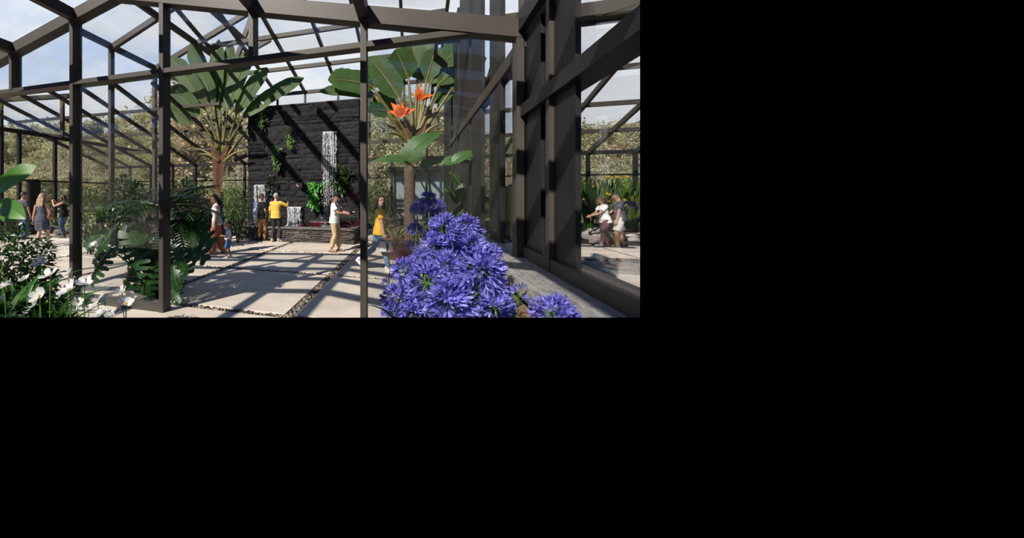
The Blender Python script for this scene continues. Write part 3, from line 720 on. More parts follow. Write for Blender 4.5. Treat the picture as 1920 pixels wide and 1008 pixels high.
# raised centre of the hall over the water wall
KL = 1.15
VL, ZL = 13.5 * KL, 1.65 + 4.55 * KL
def rz_(v): return ZL + .27 * (VL - v)
lan = frame_root('ceiling_lantern')
LU = [u * KL for u in (-7.2, -5.92, -4.6, -3.1, -1.75, -.35, .95)]
for u in LU: seg(lan, 'rafter', (u, 7.4, rz_(7.4)), (u, VL, ZL), .105, .15)
for v in (13.5, 11.85, 10.2, 8.5): seg(lan, 'purlin', (LU[0], v * KL, rz_(v * KL) + .02), (LU[-1], v * KL, rz_(v * KL) + .02), .115, .16)
for u in LU: seg(lan, 'post', (u, VL, 3.6), (u, VL, ZL), .09, .11, up=(0, 1, 0))
seg(lan, 'rail', (LU[0], VL, 4.2), (LU[-1], VL, 4.2), .1, .14)
pane(lan, [(LU[0], 7.4, rz_(7.4) + .1), (LU[-1], 7.4, rz_(7.4) + .1), (LU[-1], VL, ZL + .1), (LU[0], VL, ZL + .1)], (0, 0, 1), .008, 'roofglass')
pane(lan, [(LU[0], VL, 4.2), (LU[-1], VL, 4.2), (LU[-1], VL, ZL), (LU[0], VL, ZL)], (0, 1, 0))
for u in (-9.1, -7.45, -6.0): seg(lan, 'rafter', (u, .5, rz_(.5)), (u, 7.4, rz_(7.4)), .14, .24)  # unseen rafters, added to cast the diagonal shadow bands on the water wall
seg(lan, 'ridge_beam', (-9.3, .5, rz_(.5)), (LU[-1], .5, rz_(.5)), .2, .24)
# valley rafters joining wing and lantern
seg(lan, 'valley_rafter', onv(443, 112, 13.5), onv(472, 30, 13.5), .13, .22)
seg(lan, 'valley_rafter', onv(440, 301, 13), onv(470, 288, 13), .1, .16)

# left side wall with the dark door
left = frame_root('window_3')
UW = -15.6
zl, zr = 1.65 + .168 * 15.6, 2.28
seg(left, 'head_beam', (UW, 6.5, zl), (UW, VE, zl), .12, .16, 'steel2')
seg(left, 'rail', (UW, 9.0, zr), (UW, VE, zr), .07, .07, 'steel2')
for px in (2, 36, 103): 
    p = onu(px, 300, UW); seg(left, 'post', (UW, p.y, 0), (UW, p.y, zl), .14, .11, 'steel2', up=(0, 1, 0))
pane(left, [(UW, 6.5, .1), (UW, VE, .1), (UW, VE, zl), (UW, 6.5, zl)], (1, 0, 0))
d = frame_root('door_1')
y0, y1 = onu(56, 380, UW).y, onu(69, 380, UW).y
seg(d, 'jamb', (UW + .05, y0, 0), (UW + .05, y0, zr), .28, .16, 'steel2', up=(0, 1, 0)); seg(d, 'jamb', (UW + .05, y1, 0), (UW + .05, y1, zr), .16, .14, 'steel2', up=(0, 1, 0))
seg(d, 'head', (UW + .05, y0, zr), (UW + .05, y1, zr), .16, .1, 'steel2')
up_ = frame_root('trim_1')
pA, pB = onv(-12, 188, 10.4), onv(131, 180, 10.4)
seg(up_, 'beam', pA, pB, .18, .18, 'steel2')
seg(up_, 'beam', onv(-12, 240, 10.4), onv(6, 240, 10.4), .12, .12, 'steel2')
seg(up_, 'hanger', onv(3, 188, 10.4), onv(3, 240, 10.4), .1, .1, 'steel2', up=(0, 1, 0))
seg(up_, 'hanger', onv(117, 183, 10.4), onv(117, 256, 10.4), .16, .1, 'steel', up=(0, 1, 0))
seg(up_, 'beam', onv(6, 240, 10.4), V((onv(118, 256, 10.4).x, 10.4, onv(118, 256, 10.4).z)), .1, .1, 'steel2')
pane(up_, [onv(5, 190, 10.4), onv(117, 184, 10.4), onv(117, 254, 10.4), onv(5, 239, 10.4)], (0, 1, 0))

# ------------------------------------------------------------------ glazed side wall on a stone sill
side = frame_root('window_4')
SZ = 1.02                                    # sill height
def fin(parent, pxa, pxb, z0, z1, m='steel', th=.06, name='column'):
    a, c = onu(pxa, 300, UB), onu(pxb, 300, UB)
    return MB().box((UB, min(a.y, c.y), z0), (UB + th, max(a.y, c.y), z1)).build(name, m, parent)
fin(side, 983, 1014, SZ, 6.5, 'steel2', .055); fin(side, 1039, 1079, SZ, 6.5, 'steel2', .034)
for px in (981, 1035.5):
    p = onu(px, 300, UB); MB().box((UB - .035, p.y - .035, SZ - .0), (UB + .03, p.y + .035, 6.5)).build('mullion', 'steel', side)
for px, px2 in ((1014, 1019),):
    p, q = onu(px, 300, UB), onu(px2, 300, UB)
    MB().box((UB + .03, q.y, SZ + .07), (UB + .055, p.y, 6.5)).build('inner_mullion', 'steel2', side)
for a, c in ((918, 938), (884, 902), (862, 880), (832, 846), (849, 858)): fin(side, a, c, SZ - .15 if a > 900 else .6, 6.5, 'steel2')
VN = 1.7                                     # the wall runs on past the right edge of the picture
seg(side, 'transom', (UB + .05, VN, 2.51), (UB + .05, VA + .1, 2.51), .2, .12, 'steel2')
seg(side, 'head_beam', (UB + .05, VA, 3.24), (UB + .05, 11, 3.24), .14, .16, 'steel')
seg(side, 'eaves_beam', (UB + .05, VN, 3.42), (UB + .05, VA + .2, 3.42), .24, .2, 'steel2')
seg(side, 'bottom_rail', (UB + .05, VN, SZ + .05), (UB + .05, VA + .05, SZ + .05), .16, .12, 'steel')
pane(side, [(UB + .06, VN, SZ + .1), (UB + .06, VA, SZ + .1), (UB + .06, VA, 3.3), (UB + .06, VN, 3.3)], (1, 0, 0))
pane(side, [(UB + .06, VA + .1, .75), (UB + .06, 11, .75), (UB + .06, 11, 3.2), (UB + .06, VA + .1, 3.2)], (1, 0, 0))
sill = MB()
n = 40
prof = [(.76, .90), (.752, .935), (.76, .985), (.775, 1.012), (.80, SZ), (1.0, SZ), (1.28, SZ), (1.30, .9)]
rs = []
for k in range(n + 1):
    y_ = 1.35 + (VA + 1.6 - 1.35) * k / n
    rs.append([(u + (.008 * noise.noise((y_ * 9, z * 20, 1)) if i < 3 else 0), y_, z) for i, (u, z) in enumerate(prof)])
sill.rings(rs)
struct(sill.build('trim_2', 'sillstone'))
bx = MB().box((.80, 1.35, 0), (1.26, VA + 1.6, .9)); struct(bx.build('wall_right', 'brownstone'))
struct(MB().box((UB - .02, VA + 1.6, 0), (UB + .25, 12, .72)).build('wall_right_low', 'brownstone'))
# low walls of the room on the right
struct(MB().box((2.6, 9.05, 0), (13, 9.3, .16)).build('trim_3', 'coping'))
# ------------------------------------------------------------------ water wall
WV = 12.0
wl, wr = onv(465, 300, WV).x, onv(673, 300, WV).x
wtop = 5.24
def split_courses(mb, x0, x1, y, z0, z1, rows, lmin, lmax, proud, depth, seed=1, axis='x'):
    rnd = random.Random(seed); z = z0; hs = [rnd.uniform(.6, 1.4) for _ in range(rows)]; k = (z1 - z0) / sum(hs)
    for h in hs:
        h *= k; x = x0 - rnd.random() * lmin * .5
        while x < x1:
            l = rnd.uniform(lmin, lmax); a, c = max(x, x0), min(x + l, x1)
            if x1 - c < lmin * .4: c = x1
            d = rnd.uniform(0, proud); g = .004
            nx, nz = max(2, int((c - a) / .11)), 3
            vs, fs = [], []
            for j in range(nz + 1):
                for i in range(nx + 1):
                    fx, fz = i / nx, j / nz
                    px, pz = a + g + (c - a - 2 * g) * fx, z + g + (h - 2 * g) * fz
                    e = .02 if (i in (0, nx) or j in (0, nz)) else 0
                    q = noise.noise(V((px * 3.1, pz * 7, seed))) * .03 + noise.noise(V((px * 9, pz * 19, seed))) * .014
                    if j == nz or j == 0: pz += noise.noise(V((px * 5, z * 9, 3))) * .012
                    yy = y - d - q * 1.0 + e
                    vs.append((px, yy, pz) if axis == 'x' else (yy, px, pz))
            for j in range(nz):
                for i in range(nx):
                    b0 = j * (nx + 1) + i
                    f = (b0, b0 + 1, b0 + nx + 2, b0 + nx + 1)
                    fs.append(f if axis == 'x' else f[::-1])
            bo = len(vs); back = y + depth
            edge = [i for i in range(nx + 1)] + [(j + 1) * (nx + 1) - 1 for j in range(1, nz + 1)] + [nz * (nx + 1) + i for i in range(nx - 1, -1, -1)] + [j * (nx + 1) for j in range(nz - 1, 0, -1)]
            for e in edge:
                p = vs[e]; vs.append((p[0], back, p[2]) if axis == 'x' else (back, p[1], p[2]))
            m_ = len(edge)
            for i in range(m_):
                f = (edge[i], bo + i, bo + (i + 1) % m_, edge[(i + 1) % m_])
                fs.append(f if axis == 'x' else f[::-1])
            mb.add(vs, fs); x = c if c < x1 else x1
        z += h
ww = thing('water_wall', (( wl + wr) / 2, WV, 0), 'tall black split-stone wall with three water spouts behind the raised basin', 'stone wall')
mb = MB(); split_courses(mb, wl, wr, WV, .3, wtop, 23, .45, 1.5, .05, .06)
mb.build('stone_face', 'blackstone', ww)
mb = MB().box((wl, WV + .055, 0), (wr, WV + .42, wtop)); mb.build('wall_core', 'blackstone', ww)
MB().box((wl - .02, WV - .02, wtop), (wr + .02, WV + .44, wtop + .045)).build('coping', 'steel2', ww)

bl, br, bf = onz(430, 451).x + .1, onv(664, 440, 10.65).x, 10.65
ba = thing('stone_basin', ((bl + br) / 2, 11.3, 0), 'long raised basin of stacked brown ledge stone at the foot of the black water wall', 'basin')
mb = MB(); split_courses(mb, bl, br, bf, 0, .47, 7, .18, .55, .05, .05, 3); mb.build('front_stonework', 'brownstone', ba)
mb = MB(); split_courses(mb, bf + .05, WV, -br, 0, .47, 7, .18, .5, .05, .05, 4, 'y')
mb.v = [(-x, y, z) for x, y, z in mb.v]; mb.f = [f[::-1] for f in mb.f]
mb.build('side_stonework', 'brownstone', ba)
MB().box((bl + .05, bf + .05, 0), (br - .05, WV - .06, .4)).build('basin_body', 'blackstone', ba)
cp = MB(); x = bl - .04
while x < br:
    c = min(x + random.uniform(.7, 1.1), br + .04); cp.box((x, bf - .06, .47), (c - .006, bf + .26, .535)); x = c
cp.box((br - .22, bf + .27, .47), (br + .04, WV - .06, .535)); cp.box((bl - .04, bf + .27, .47), (bl + .22, WV - .06, .535))
cp.build('coping', 'coping', ba)
MB().box((bl + .22, bf + .26, .4), (br - .22, WV - .07, .45)).build('water_surface', 'pond', ba)

def waterfall(pxa, pxb, ytop, ybot, label, dens=1.0, spread=.05):
    p, q = onv(pxa, ytop, WV - .14), onv(pxb, ytop, WV - .14)
    z0 = .45
    mb = MB(); rnd = random.Random(pxa); W = q.x - p.x; H = p.z - z0
    # lip of the sheet, then strands that break up into drops as they fall
    n = int(70 * W / .4 * dens)
    cols = [rnd.random() for _ in range(10)]
    for i in range(n):
        c = rnd.choice(cols) if rnd.random() < .45 else rnd.random()
        c = min(max(c + rnd.gauss(0, .05), 0), 1)
        x = p.x + W * c; y = WV - .12 - rnd.uniform(0, .14); z = p.z - (0 if rnd.random() < .5 else rnd.random() ** 1.3 * H * .6)
        while z > z0 + .02:
            l = rnd.uniform(.05, .30) * (1 - .55 * (p.z - z) / H); w = rnd.uniform(.005, .013)
            dx = rnd.gauss(0, spread * .14)
            mb.tube([(x, y, z), (x + dx * .5, y, z - l * .5), (x + dx, y - .005, z - l)], [w * .5, w, w * .4], 4)
            x += dx + rnd.gauss(0, .004); z -= l + rnd.uniform(.0, .14) * (p.z - z + .1) / H
            if rnd.random() < .22: break
    for i in range(int(260 * dens * W * H)):
        c = rnd.random(); f = rnd.random() ** .7
        x = p.x + W * c + rnd.gauss(0, spread * f); z = p.z - f * H
        mb.ell((x, WV - .12 - rnd.uniform(0, .18), z), (rnd.uniform(.006, .013), .007, rnd.uniform(.008, .026)), 5, 3)
    t = thing('waterfall', ((p.x + q.x) / 2, WV - .15, z0), label, 'waterfall', 'water spouts on the black wall')
    mb.build('falling_strands', 'water', t, True)
    MB().box((p.x - .02, WV - .17, p.z - .01), (q.x + .02, WV + .02, p.z + .012)).build('spout_lip', 'water' , t)
    # foam where it lands
    fo = MB()
    for i in range(60): fo.ell((rnd.uniform(p.x - .05, q.x + .05), WV - .2 - rnd.random() * .16, z0 + rnd.random() * .05), (.02, .02, .012), 5, 3)
    fo.build('foam', 'water', t, True)
waterfall(606.5, 631, 248, 425, 'tallest of the three waterfalls, falling beside the man in the black cap', 1.25, .07)
waterfall(478, 499.5, 347, 423, 'waterfall on the left end of the black wall behind the man with sunglasses', 1.0)
waterfall(540, 564, 388, 423, 'shortest waterfall, a broad white curtain right of the man in the yellow shirt', 1.15, .03)

# ------------------------------------------------------------------ leaf makers
def shrub_mb(c, r, n, size, seed=0, asp=.42, droop=.25, hollow=.35):
    rnd = random.Random(seed); mb = MB(); c = V(c)
    for i in range(n):
        while True:
            d = V((rnd.uniform(-1, 1), rnd.uniform(-1, 1), rnd.uniform(-1, 1)))
            if hollow < d.length < 1 and .62 + .6 * noise.noise(d * 2.2 + V((seed, 0, 0))) + .38 > d.length: break
        p = c + V((d.x * r[0], d.y * r[1], d.z * r[2]))
        o = (d + V((rnd.gauss(0, .45), rnd.gauss(0, .45), rnd.gauss(0, .35) - droop))).normalized()
        l = size * rnd.uniform(.6, 1.35)
        up = V((rnd.gauss(0, .4), rnd.gauss(0, .4), 1)).normalized()
        mb.blade([p, p + o * l * .5, p + o * l + V((0, 0, -l * .18))], l * asp, up, .2, lambda t: (.15, 1, .05)[round(t * 2)])
    return mb
def stems_mb(base, c, r, k, rad=.012, seed=0):
    rnd = random.Random(seed + 5); mb = MB(); base, c = V(base), V(c)
    for i in range(k):
        e = c + V((rnd.uniform(-.6, .6) * r[0], rnd.uniform(-.6, .6) * r[1], rnd.uniform(-.2, .6) * r[2]))
        mb.tube(bez(base + V((rnd.gauss(0, .03), rnd.gauss(0, .03), 0)), (base + e) / 2 + V((rnd.gauss(0, .1), rnd.gauss(0, .1), .1)), e, 4), [rad, rad * .9, rad * .8, rad * .6, rad * .3], 5)
    return mb
def shrub(name, base, h, r, label, cat, leaf='dkleaf', n=500, size=.12, seed=0, group=None, asp=.42, stem='soil', droop=.25, hollow=.35):
    base = V(base); c = base + V((0, 0, h * .58)); rr = (r, r, h * .45)
    t = thing(name, base, label, cat, group)
    shrub_mb(c, rr, n, size, seed, asp, droop, hollow).build('foliage', leaf, t); stems_mb(base, c, rr, 9, .014, seed).build('stems', 'trunk', t)
    return t
def rosette_mb(c, n, L, w, up=(.35, 1.3), arch=.5, seed=0, spread=.04, seg_=6, fold=.25, width_var=.25):
    rnd = random.Random(seed); mb = MB(); c = V(c)
    for i in range(n):
        a = rnd.random() * 6.283; el = rnd.uniform(*up); l = L * rnd.uniform(.65, 1.15)
        h = V((math.cos(a), math.sin(a), 0)); b = c + h * spread * rnd.random()
        p1 = b + (h * math.cos(el) + V((0, 0, math.sin(el)))) * l * .55
        p2 = p1 + (h * math.cos(el * .4) * 1 + V((0, 0, math.sin(el * .4) - arch))) * l * .5
        mb.blade(bez(b, p1, p2, seg_), w * rnd.uniform(1 - width_var, 1 + width_var), (0, 0, 1), fold, lambda t: (min(1, .35 + t * 2.2)) * (1 - t ** 3) + .02)
    return mb
def rosette(name, c, n, L, w, label, cat, leaf, group=None, **k):
    t = thing(name, c, label, cat, group); rosette_mb(c, n, L, w, **k).build('leaves', leaf, t); return t
def frond_mb(mb, base, tip, sag, leaflet, nl=26, w=.018, rnd=random):
    base, tip = V(base), V(tip); mid = (base + tip) / 2 + V((0, 0, sag))
    ax = bez(base, mid, tip, nl); mb.tube(ax[::3] + [ax[-1]], [.012] * len(ax[::3]) + [.003], 5)
    for i in range(2, nl):
        d = (ax[i + 1] - ax[i - 1]).normalized(); x = d.cross(V((0, 0, 1))).normalized(); t = i / nl
        l = leaflet * (math.sin(math.pi * min(1, t * .85 + .12)) ** .6)
        for s in (-1, 1):
            o = (x * s * .95 + d * .5 + V((0, 0, .12))).normalized()
            mb.blade([ax[i], ax[i] + o * l * .55, ax[i] + o * l + V((0, 0, -l * .22))], w, (0, 0, 1), .1, lambda t: (.7, 1, .05)[round(t * 2)])
def fern(name, c, n, L, label, cat, leaf, up=.5, group=None, leaflet=.16, seed=0, sag=.35, tiltz=0):
    rnd = random.Random(seed); t = thing(name, c, label, cat, group); c = V(c); mb = MB()
    for i in range(n):
        a = 6.283 * (i + rnd.random() * .7) / n; l = L * rnd.uniform(.75, 1.15); u = up + rnd.uniform(-.35, .35)
        frond_mb(mb, c + V((0, 0, rnd.uniform(-.05, .05))), c + V((math.cos(a) * l, math.sin(a) * l, l * u - .1)), l * sag, leaflet, 24, .03)
    mb.build('fronds', leaf, t); return t

# ------------------------------------------------------------------ plants hung on the water wall
def wall_plant(px, py, w, h, label, leaf, kind, n, size, seed, cat='wall plant'):
    c = onv(px, py, WV - .16); k = c.y and (EYE - c).length
    t0 = (c - EYE).dot(V((-.2785, .9604, 0))); rx, rz2 = w * .6 / F * t0, h * .58 / F * t0
    t = thing('wall_plant', (c.x, WV - .06, c.z), label, cat, 'plants tucked into the black water wall')
    if kind == 'bush':
        shrub_mb(c, (rx, .14, rz2), n, size, seed, .55, .35, .1).build('foliage', leaf, t)
    elif kind == 'drape':
        rnd = random.Random(seed); mb = MB()
        for i in range(n):
            f = rnd.random(); x = c.x + rnd.gauss(0, rx * .45) * (1.2 - .6 * f); z = c.z + rz2 - f * rz2 * 2
            o = V((rnd.gauss(0, .5), -.6 + rnd.gauss(0, .3), -.5 + rnd.gauss(0, .4))).normalized(); p = V((x, c.y + rnd.uniform(-.06, .1) , z)); l = size * rnd.uniform(.6, 1.3)
            mb.blade([p, p + o * l * .5, p + o * l + V((0, 0, -l * .25))], l * .5, (0, -1, .5), .15, lambda t: (.2, 1, .05)[round(t * 2)])
        mb.build('foliage', leaf, t)
    elif kind == 'rosette':
        m2 = rosette_mb(c, n, rx * 1.25, .035, (-.3, 1.2), .35, seed); m2.build('leaves', leaf, t)
    return t, c, rx, rz2
t, c, rx, rz2 = wall_plant(492, 224, 20, 34, 'white orchid plant at the top left corner of the black wall', 'mdleaf', 'drape', 130, .13, 1)
m1, m2 = MB(), MB()
for k in range(6):
    e = c + V((random.uniform(-.12, .1), -.12, rz2 + random.uniform(.0, .28)))
    m1.tube([c, (c + e) / 2 + V((0, -.06, .1)), e], [.008, .006, .004], 5)
    for j in range(5):
        a = j * 1.2566; m2.blade([e, e + V((math.cos(a) * .03, -.012, math.sin(a) * .03)), e + V((math.cos(a) * .05, -.004, math.sin(a) * .05))], .04, (0, -1, 0), .05)
m1.build('flower_stem', 'agastem', t); m2.build('flower', 'white', t)
t, c, rx, rz2 = wall_plant(543, 246, 26, 24, 'bromeliad with a dark red heart, upper middle of the black wall', 'ltleaf', 'rosette', 26, .2, 2)
rosette_mb(c + V((.14, -.05, 0)), 18, .24, .04, (-.2, 1.1), .3, 5).build('red_leaves', 'purple', t)
dm = MB()
for i in range(60):
    p = c + V((random.gauss(0, .06), random.uniform(-.08, .04), -random.uniform(.1, .62))); dm.blade([p, p + V((random.gauss(0, .03), -.03, -.05)), p + V((random.gauss(0, .03), -.02, -.13))], .035, (0, -1, .3), .1)
dm.build('trailing_stems', 'ltleaf', t)
wall_plant(520, 296, 17, 36, 'drooping dark green fern left of the wall centre', 'mdleaf', 'drape', 150, .15, 3)
wall_plant(507, 347, 20, 30, 'grey-leaved bush above the head of the man with sunglasses', 'greyleaf', 'bush', 170, .12, 4)
t, c, rx, rz2 = wall_plant(563, 347, 10, 7, 'small pink orchid alone in the middle of the black wall', 'mdleaf', 'rosette', 5, .1, 5)
mp = MB()
for k in range(9):
    e = c + V((random.uniform(-.1, .1), -.06, random.uniform(-.06, .07)))
    for j in range(5):
        a = j * 1.2566 + k; mp.blade([e, e + V((math.cos(a) * .035, -.012, math.sin(a) * .035)), e + V((math.cos(a) * .06, 0, math.sin(a) * .06))], .05, (0, -1, 0), .05)
mp.build('flower', 'pinkf', t)
wall_plant(589, 366, 24, 42, 'bright green leafy plant left of the tall waterfall foot', 'brleaf', 'drape', 190, .15, 6)
wall_plant(635, 337, 30, 52, 'large dark ivy bush growing right beside the tall waterfall', 'mdleaf', 'bush', 330, .12, 7)
wall_plant(653, 322, 14, 14, 'small ivy tuft at the right edge of the wall, beside the large ivy bush', 'dkleaf', 'bush', 50, .11, 8)

# red-leaved plants standing in the basin
for i, (px, py, lab) in enumerate(((590, 421, 'low red-leaved water plant, middle of the three in front of the wall'), (601, 417, 'low red-leaved water plant nearest the man in the black cap'), (563, 418, 'red-leaved water plant beside the shortest waterfall'))):
    c = onv(px, py + 2, 11.35); c.z = .45
    t = thing('water_plant', c, lab, 'water plant', 'red plants in the stone basin')
    shrub_mb(c + V((0, 0, .1)), (.2, .15, .09), 34, .12, i + 40, .75, 0, 0).build('foliage', 'redleaf' if i < 2 else 'purple', t)
    if i < 2: 
        f = MB()
        for k in range(10):
            p = c + V((random.uniform(-.22, .22), random.uniform(-.15, .1), .2)); f.blade([p, p + V((.05, -.02, .03)), p + V((.09, -.03, 0))], .08, (0, 0, 1), .1)
        f.build('flower', 'pinkf', t)

# ------------------------------------------------------------------ traveller palms: fan of stalks with paddle leaves
def paddle(mb, pts, w, ragged=.0, nrm=(0, -1, .25), droop=0):
    P = bez(*pts, 16) if len(pts) == 3 else [V(p) for p in pts]
    mb.blade(P, w, nrm, .12, lambda t: min(1, (t * 4.5) ** .6) * (1 - max(0, t - .72) ** 1.6 * 7.0), ragged)
def ravenala(label, crown_px, base_px, t0, leaves, dead, width=1.0, flowers=()):
    rnd = random.Random(int(crown_px[0])); cr = at(*crown_px, t0); gd = V((cr.x, cr.y, 0))
    T = thing('travellers_palm', gd, label, 'palm tree')
    bp = at(*base_px, t0)
    tr = MB(); pts = [V((bp.x, bp.y, 0)), V((bp.x, bp.y, bp.z * .5)), bp, bp.lerp(cr, .6), cr]
    tr.tube([pts[0].lerp(bp, i / 14) for i in range(15)], [.15 + .012 * (i % 2) for i in range(15)], 12); tr.build('trunk', 'trunk', T, True)
    fb = MB()
    for i in range(44):     # overlapping leaf bases at the crown
        f = i / 44; c = bp.lerp(cr, f); s = -1 if i % 2 else 1
        side_ = V((.96, .28, 0)) * s
        a = c - side_ * .05 + V((0, -.1, -.1)); b_ = c + side_ * (.14 + .24 * f) + V((0, -.1 - .05 * rnd.random(), .3 + .25 * f))
        fb.blade([a, a.lerp(b_, .5) + side_ * .05, b_], .17, (0, -1, 0), .5, lambda t: (.6, 1, .25)[round(t * 2)])
    fb.build('leaf_bases', 'fibre', T)
    for i, (bx_, by_, tx, ty, w, dd) in enumerate(leaves):
        f = i / max(1, len(leaves) - 1)
        s0 = at(crown_px[0] + (bx_ - crown_px[0]) * .10, crown_px[1] + (by_ - crown_px[1]) * .10 + rnd.uniform(-6, 16), t0 + dd * .1)
        s1 = at(bx_, by_, t0 + dd * .6); s2 = at(tx, ty, t0 + dd + rnd.uniform(-.25, .25))
        mid = (s0 + s1) / 2 + (V((0, 0, -.12)) if abs(tx - crown_px[0]) > 70 else V((0, 0, 0)))
        st = MB().tube(bez(s0, mid, s1, 8), [.075, .065, .055, .05, .045, .042, .04, .036, .032], 7, ref=(0, 1, 0)).build('stalk', 'petiole', T, True)
        axis = (s2 - s1); k = s1 + axis * .55 + V((0, 0, axis.length * (.10 if abs(axis.x) > .8 else .02)))
        lf = MB(); paddle(lf, (s1 - axis * .03, k, s2), w * width * 1.15, .10 if abs(tx - crown_px[0]) > 90 else .05); lo = lf.build('leaf', 'palm', T)
        MB().tube(bez(s1, k + V((0, -.012, 0)), s2, 8), [.03, .028, .025, .022, .019, .016, .012, .008, .004], 6).build('midrib', 'petiole', lo)
    for (dx, dy) in dead:
        s0 = at(crown_px[0] + (dx - crown_px[0]) * .1, crown_px[1] + 12, t0 - .1); s1 = at(dx, dy, t0 + rnd.uniform(-.4, .2))
        MB().tube(bez(s0, (s0 + s1) / 2 + V((0, 0, .28)), s1, 7), [.07, .062, .056, .05, .044, .038, .03, .016], 7, ref=(0, 1, 0)).build('bare_stalk', 'petiole', T, True)
    for (px, py, sc) in flowers:
        c = at(px, py, t0 - .35); fl_ = MB()
        for j in range(9):
            a = rnd.uniform(.1, 2.9); L_ = sc * rnd.uniform(.6, 1.1)
            e = c + V((math.cos(a) * L_ * .9, rnd.uniform(-.15, .1), math.sin(a) * L_))
            fl_.blade([c + V((rnd.gauss(0, .04), 0, 0)), (c + e) / 2 + V((0, -.04, .02)), e], .09 * sc / .3, (0, -1, .2), .4, lambda t: (.6, 1, .03)[round(t * 2)])
        tag(fl_.build('flower', 'orangef', T), 'orange red bract flower')
    return T
L1 = [(357, 235, 302, 196, .46, -.3), (372, 216, 318, 163, .72, -.2), (385, 203, 322, 108, .72, .1), (400, 196, 356, 82, .66, .2), (404, 199, 410, 74, .62, .35),
      (421, 204, 433, 76, .55, .3), (426, 206, 470, 96, .74, -.1), (444, 212, 502, 127, .66, -.2), (456, 221, 570, 146, .62, -.3), (465, 238, 520, 200, .4, .6), (413, 205, 396, 120, .5, .5)]
ravenala('broad fan-shaped palm left of the black water wall, rising above the mother in rust trousers', (416, 292), (412, 360), 13.1, L1,
         [(362, 278), (372, 290), (452, 268), (458, 284), (446, 250), (384, 262)])
L2 = [(704, 180, 598, 172, .30, -.2), (700, 163, 615, 150, .62, -.3), (748, 183, 690, 108, .60, -.2), (766, 146, 742, 92, .62, 0), (783, 146, 772, 66, .55, .3), (790, 150, 800, 72, .5, .3), (800, 150, 818, 88, .5, .2),
      (806, 156, 872, 78, .62, .1), (822, 158, 912, 108, .5, -.1), (846, 168, 918, 156, .52, -.2), (812, 192, 856, 158, .42, .2), (726, 209, 690, 205, .42, -.3), (740, 204, 700, 176, .4, .4)]
ravenala('fan palm with orange flowers behind the right-hand glass pane', (776, 262), (768, 312), 9.2, L2,
         [(722, 236), (728, 250), (826, 232), (836, 246), (738, 222), (815, 214)], 1.05, [(752, 218, .5), (788, 188, .42)])
# ------------------------------------------------------------------ planting beds
def bed(name, lo, hi, label):
    return tag(MB().box(lo, hi).build(name, 'soil'), label, 'planting bed')
bed('planting_bed', (-12.9, 10.2, 0), (-7.2, 15.6, .26), 'dark soil planting bed behind the palm left of the water wall')
bed('planting_bed', (-1.5, 12.4, 0), (.9, 15.7, .3), 'dark soil planting bed right of the water wall under the orange-flowered palm')
bed('planting_bed', (3.3, 13.15, 0), (12.5, 15.8, .28), 'planting bed behind the couple beyond the side glass')

# ------------------------------------------------------------------ agapanthus in a timber trough by the stone sill
def floret(mb, c, d, L_, rnd):
    d = d.normalized(); q = V((0, 0, 1)) if abs(d.z) < .9 else V((1, 0, 0)); x = d.cross(q).normalized(); y = x.cross(d)
    a0 = rnd.random() * 6.28; op = rnd.uniform(.35, .8)
    for k in range(6):
        a = a0 + k * 1.0472; o = x * math.cos(a) + y * math.sin(a)
        p0, p1, p2 = c + o * .0018, c + d * L_ * .55 + o * (.007 + .006 * op), c + d * L_ * (1 - .12 * op) + o * (.010 + .026 * op)
        s = o.cross(d).normalized()
        w1, w2 = .0046, .0035
        mb.add([p0, p1 - s * w1, p1 + s * w1, p2, (p1 + p2) / 2 - s * w1 * 1.1 + o * .002, (p1 + p2) / 2 + s * w1 * 1.1 + o * .002],
               [(0, 1, 2), (1, 4, 5, 2), (4, 3, 5)])
def umbel(seed, R_=.082, n=90, lo=-.75):
    rnd = random.Random(seed); f, st = MB(), MB(); i = 0
    while i < n:
        z = rnd.uniform(lo, 1); a = rnd.random() * 6.283; h = math.sqrt(1 - z * z)
        d = V((h * math.cos(a), h * math.sin(a), z)); ped = R_ * rnd.uniform(.34, .6)
        d2 = (d + V((rnd.gauss(0, .12), rnd.gauss(0, .12), -.12))).normalized()
        st.tube([V((0, 0, 0)), d * ped * .5 + V((0, 0, .004)), d * ped], [.0016, .0013, .0012], 4)
        floret(f, d * ped, d2, R_ * rnd.uniform(.5, .72), rnd); i += 1
    return f, st
protos = []
for sd, n, lo in ((1, 62, -.65), (2, 56, -.55), (3, 44, -.4), (4, 14, -.2)):
    f, st = umbel(sd, .085, n, lo)
    protos.append((f.mesh('flower'), st.mesh('flower_stems')))
for a, b_ in protos: a.materials.append(M['aga']); b_.materials.append(M['agastem'])
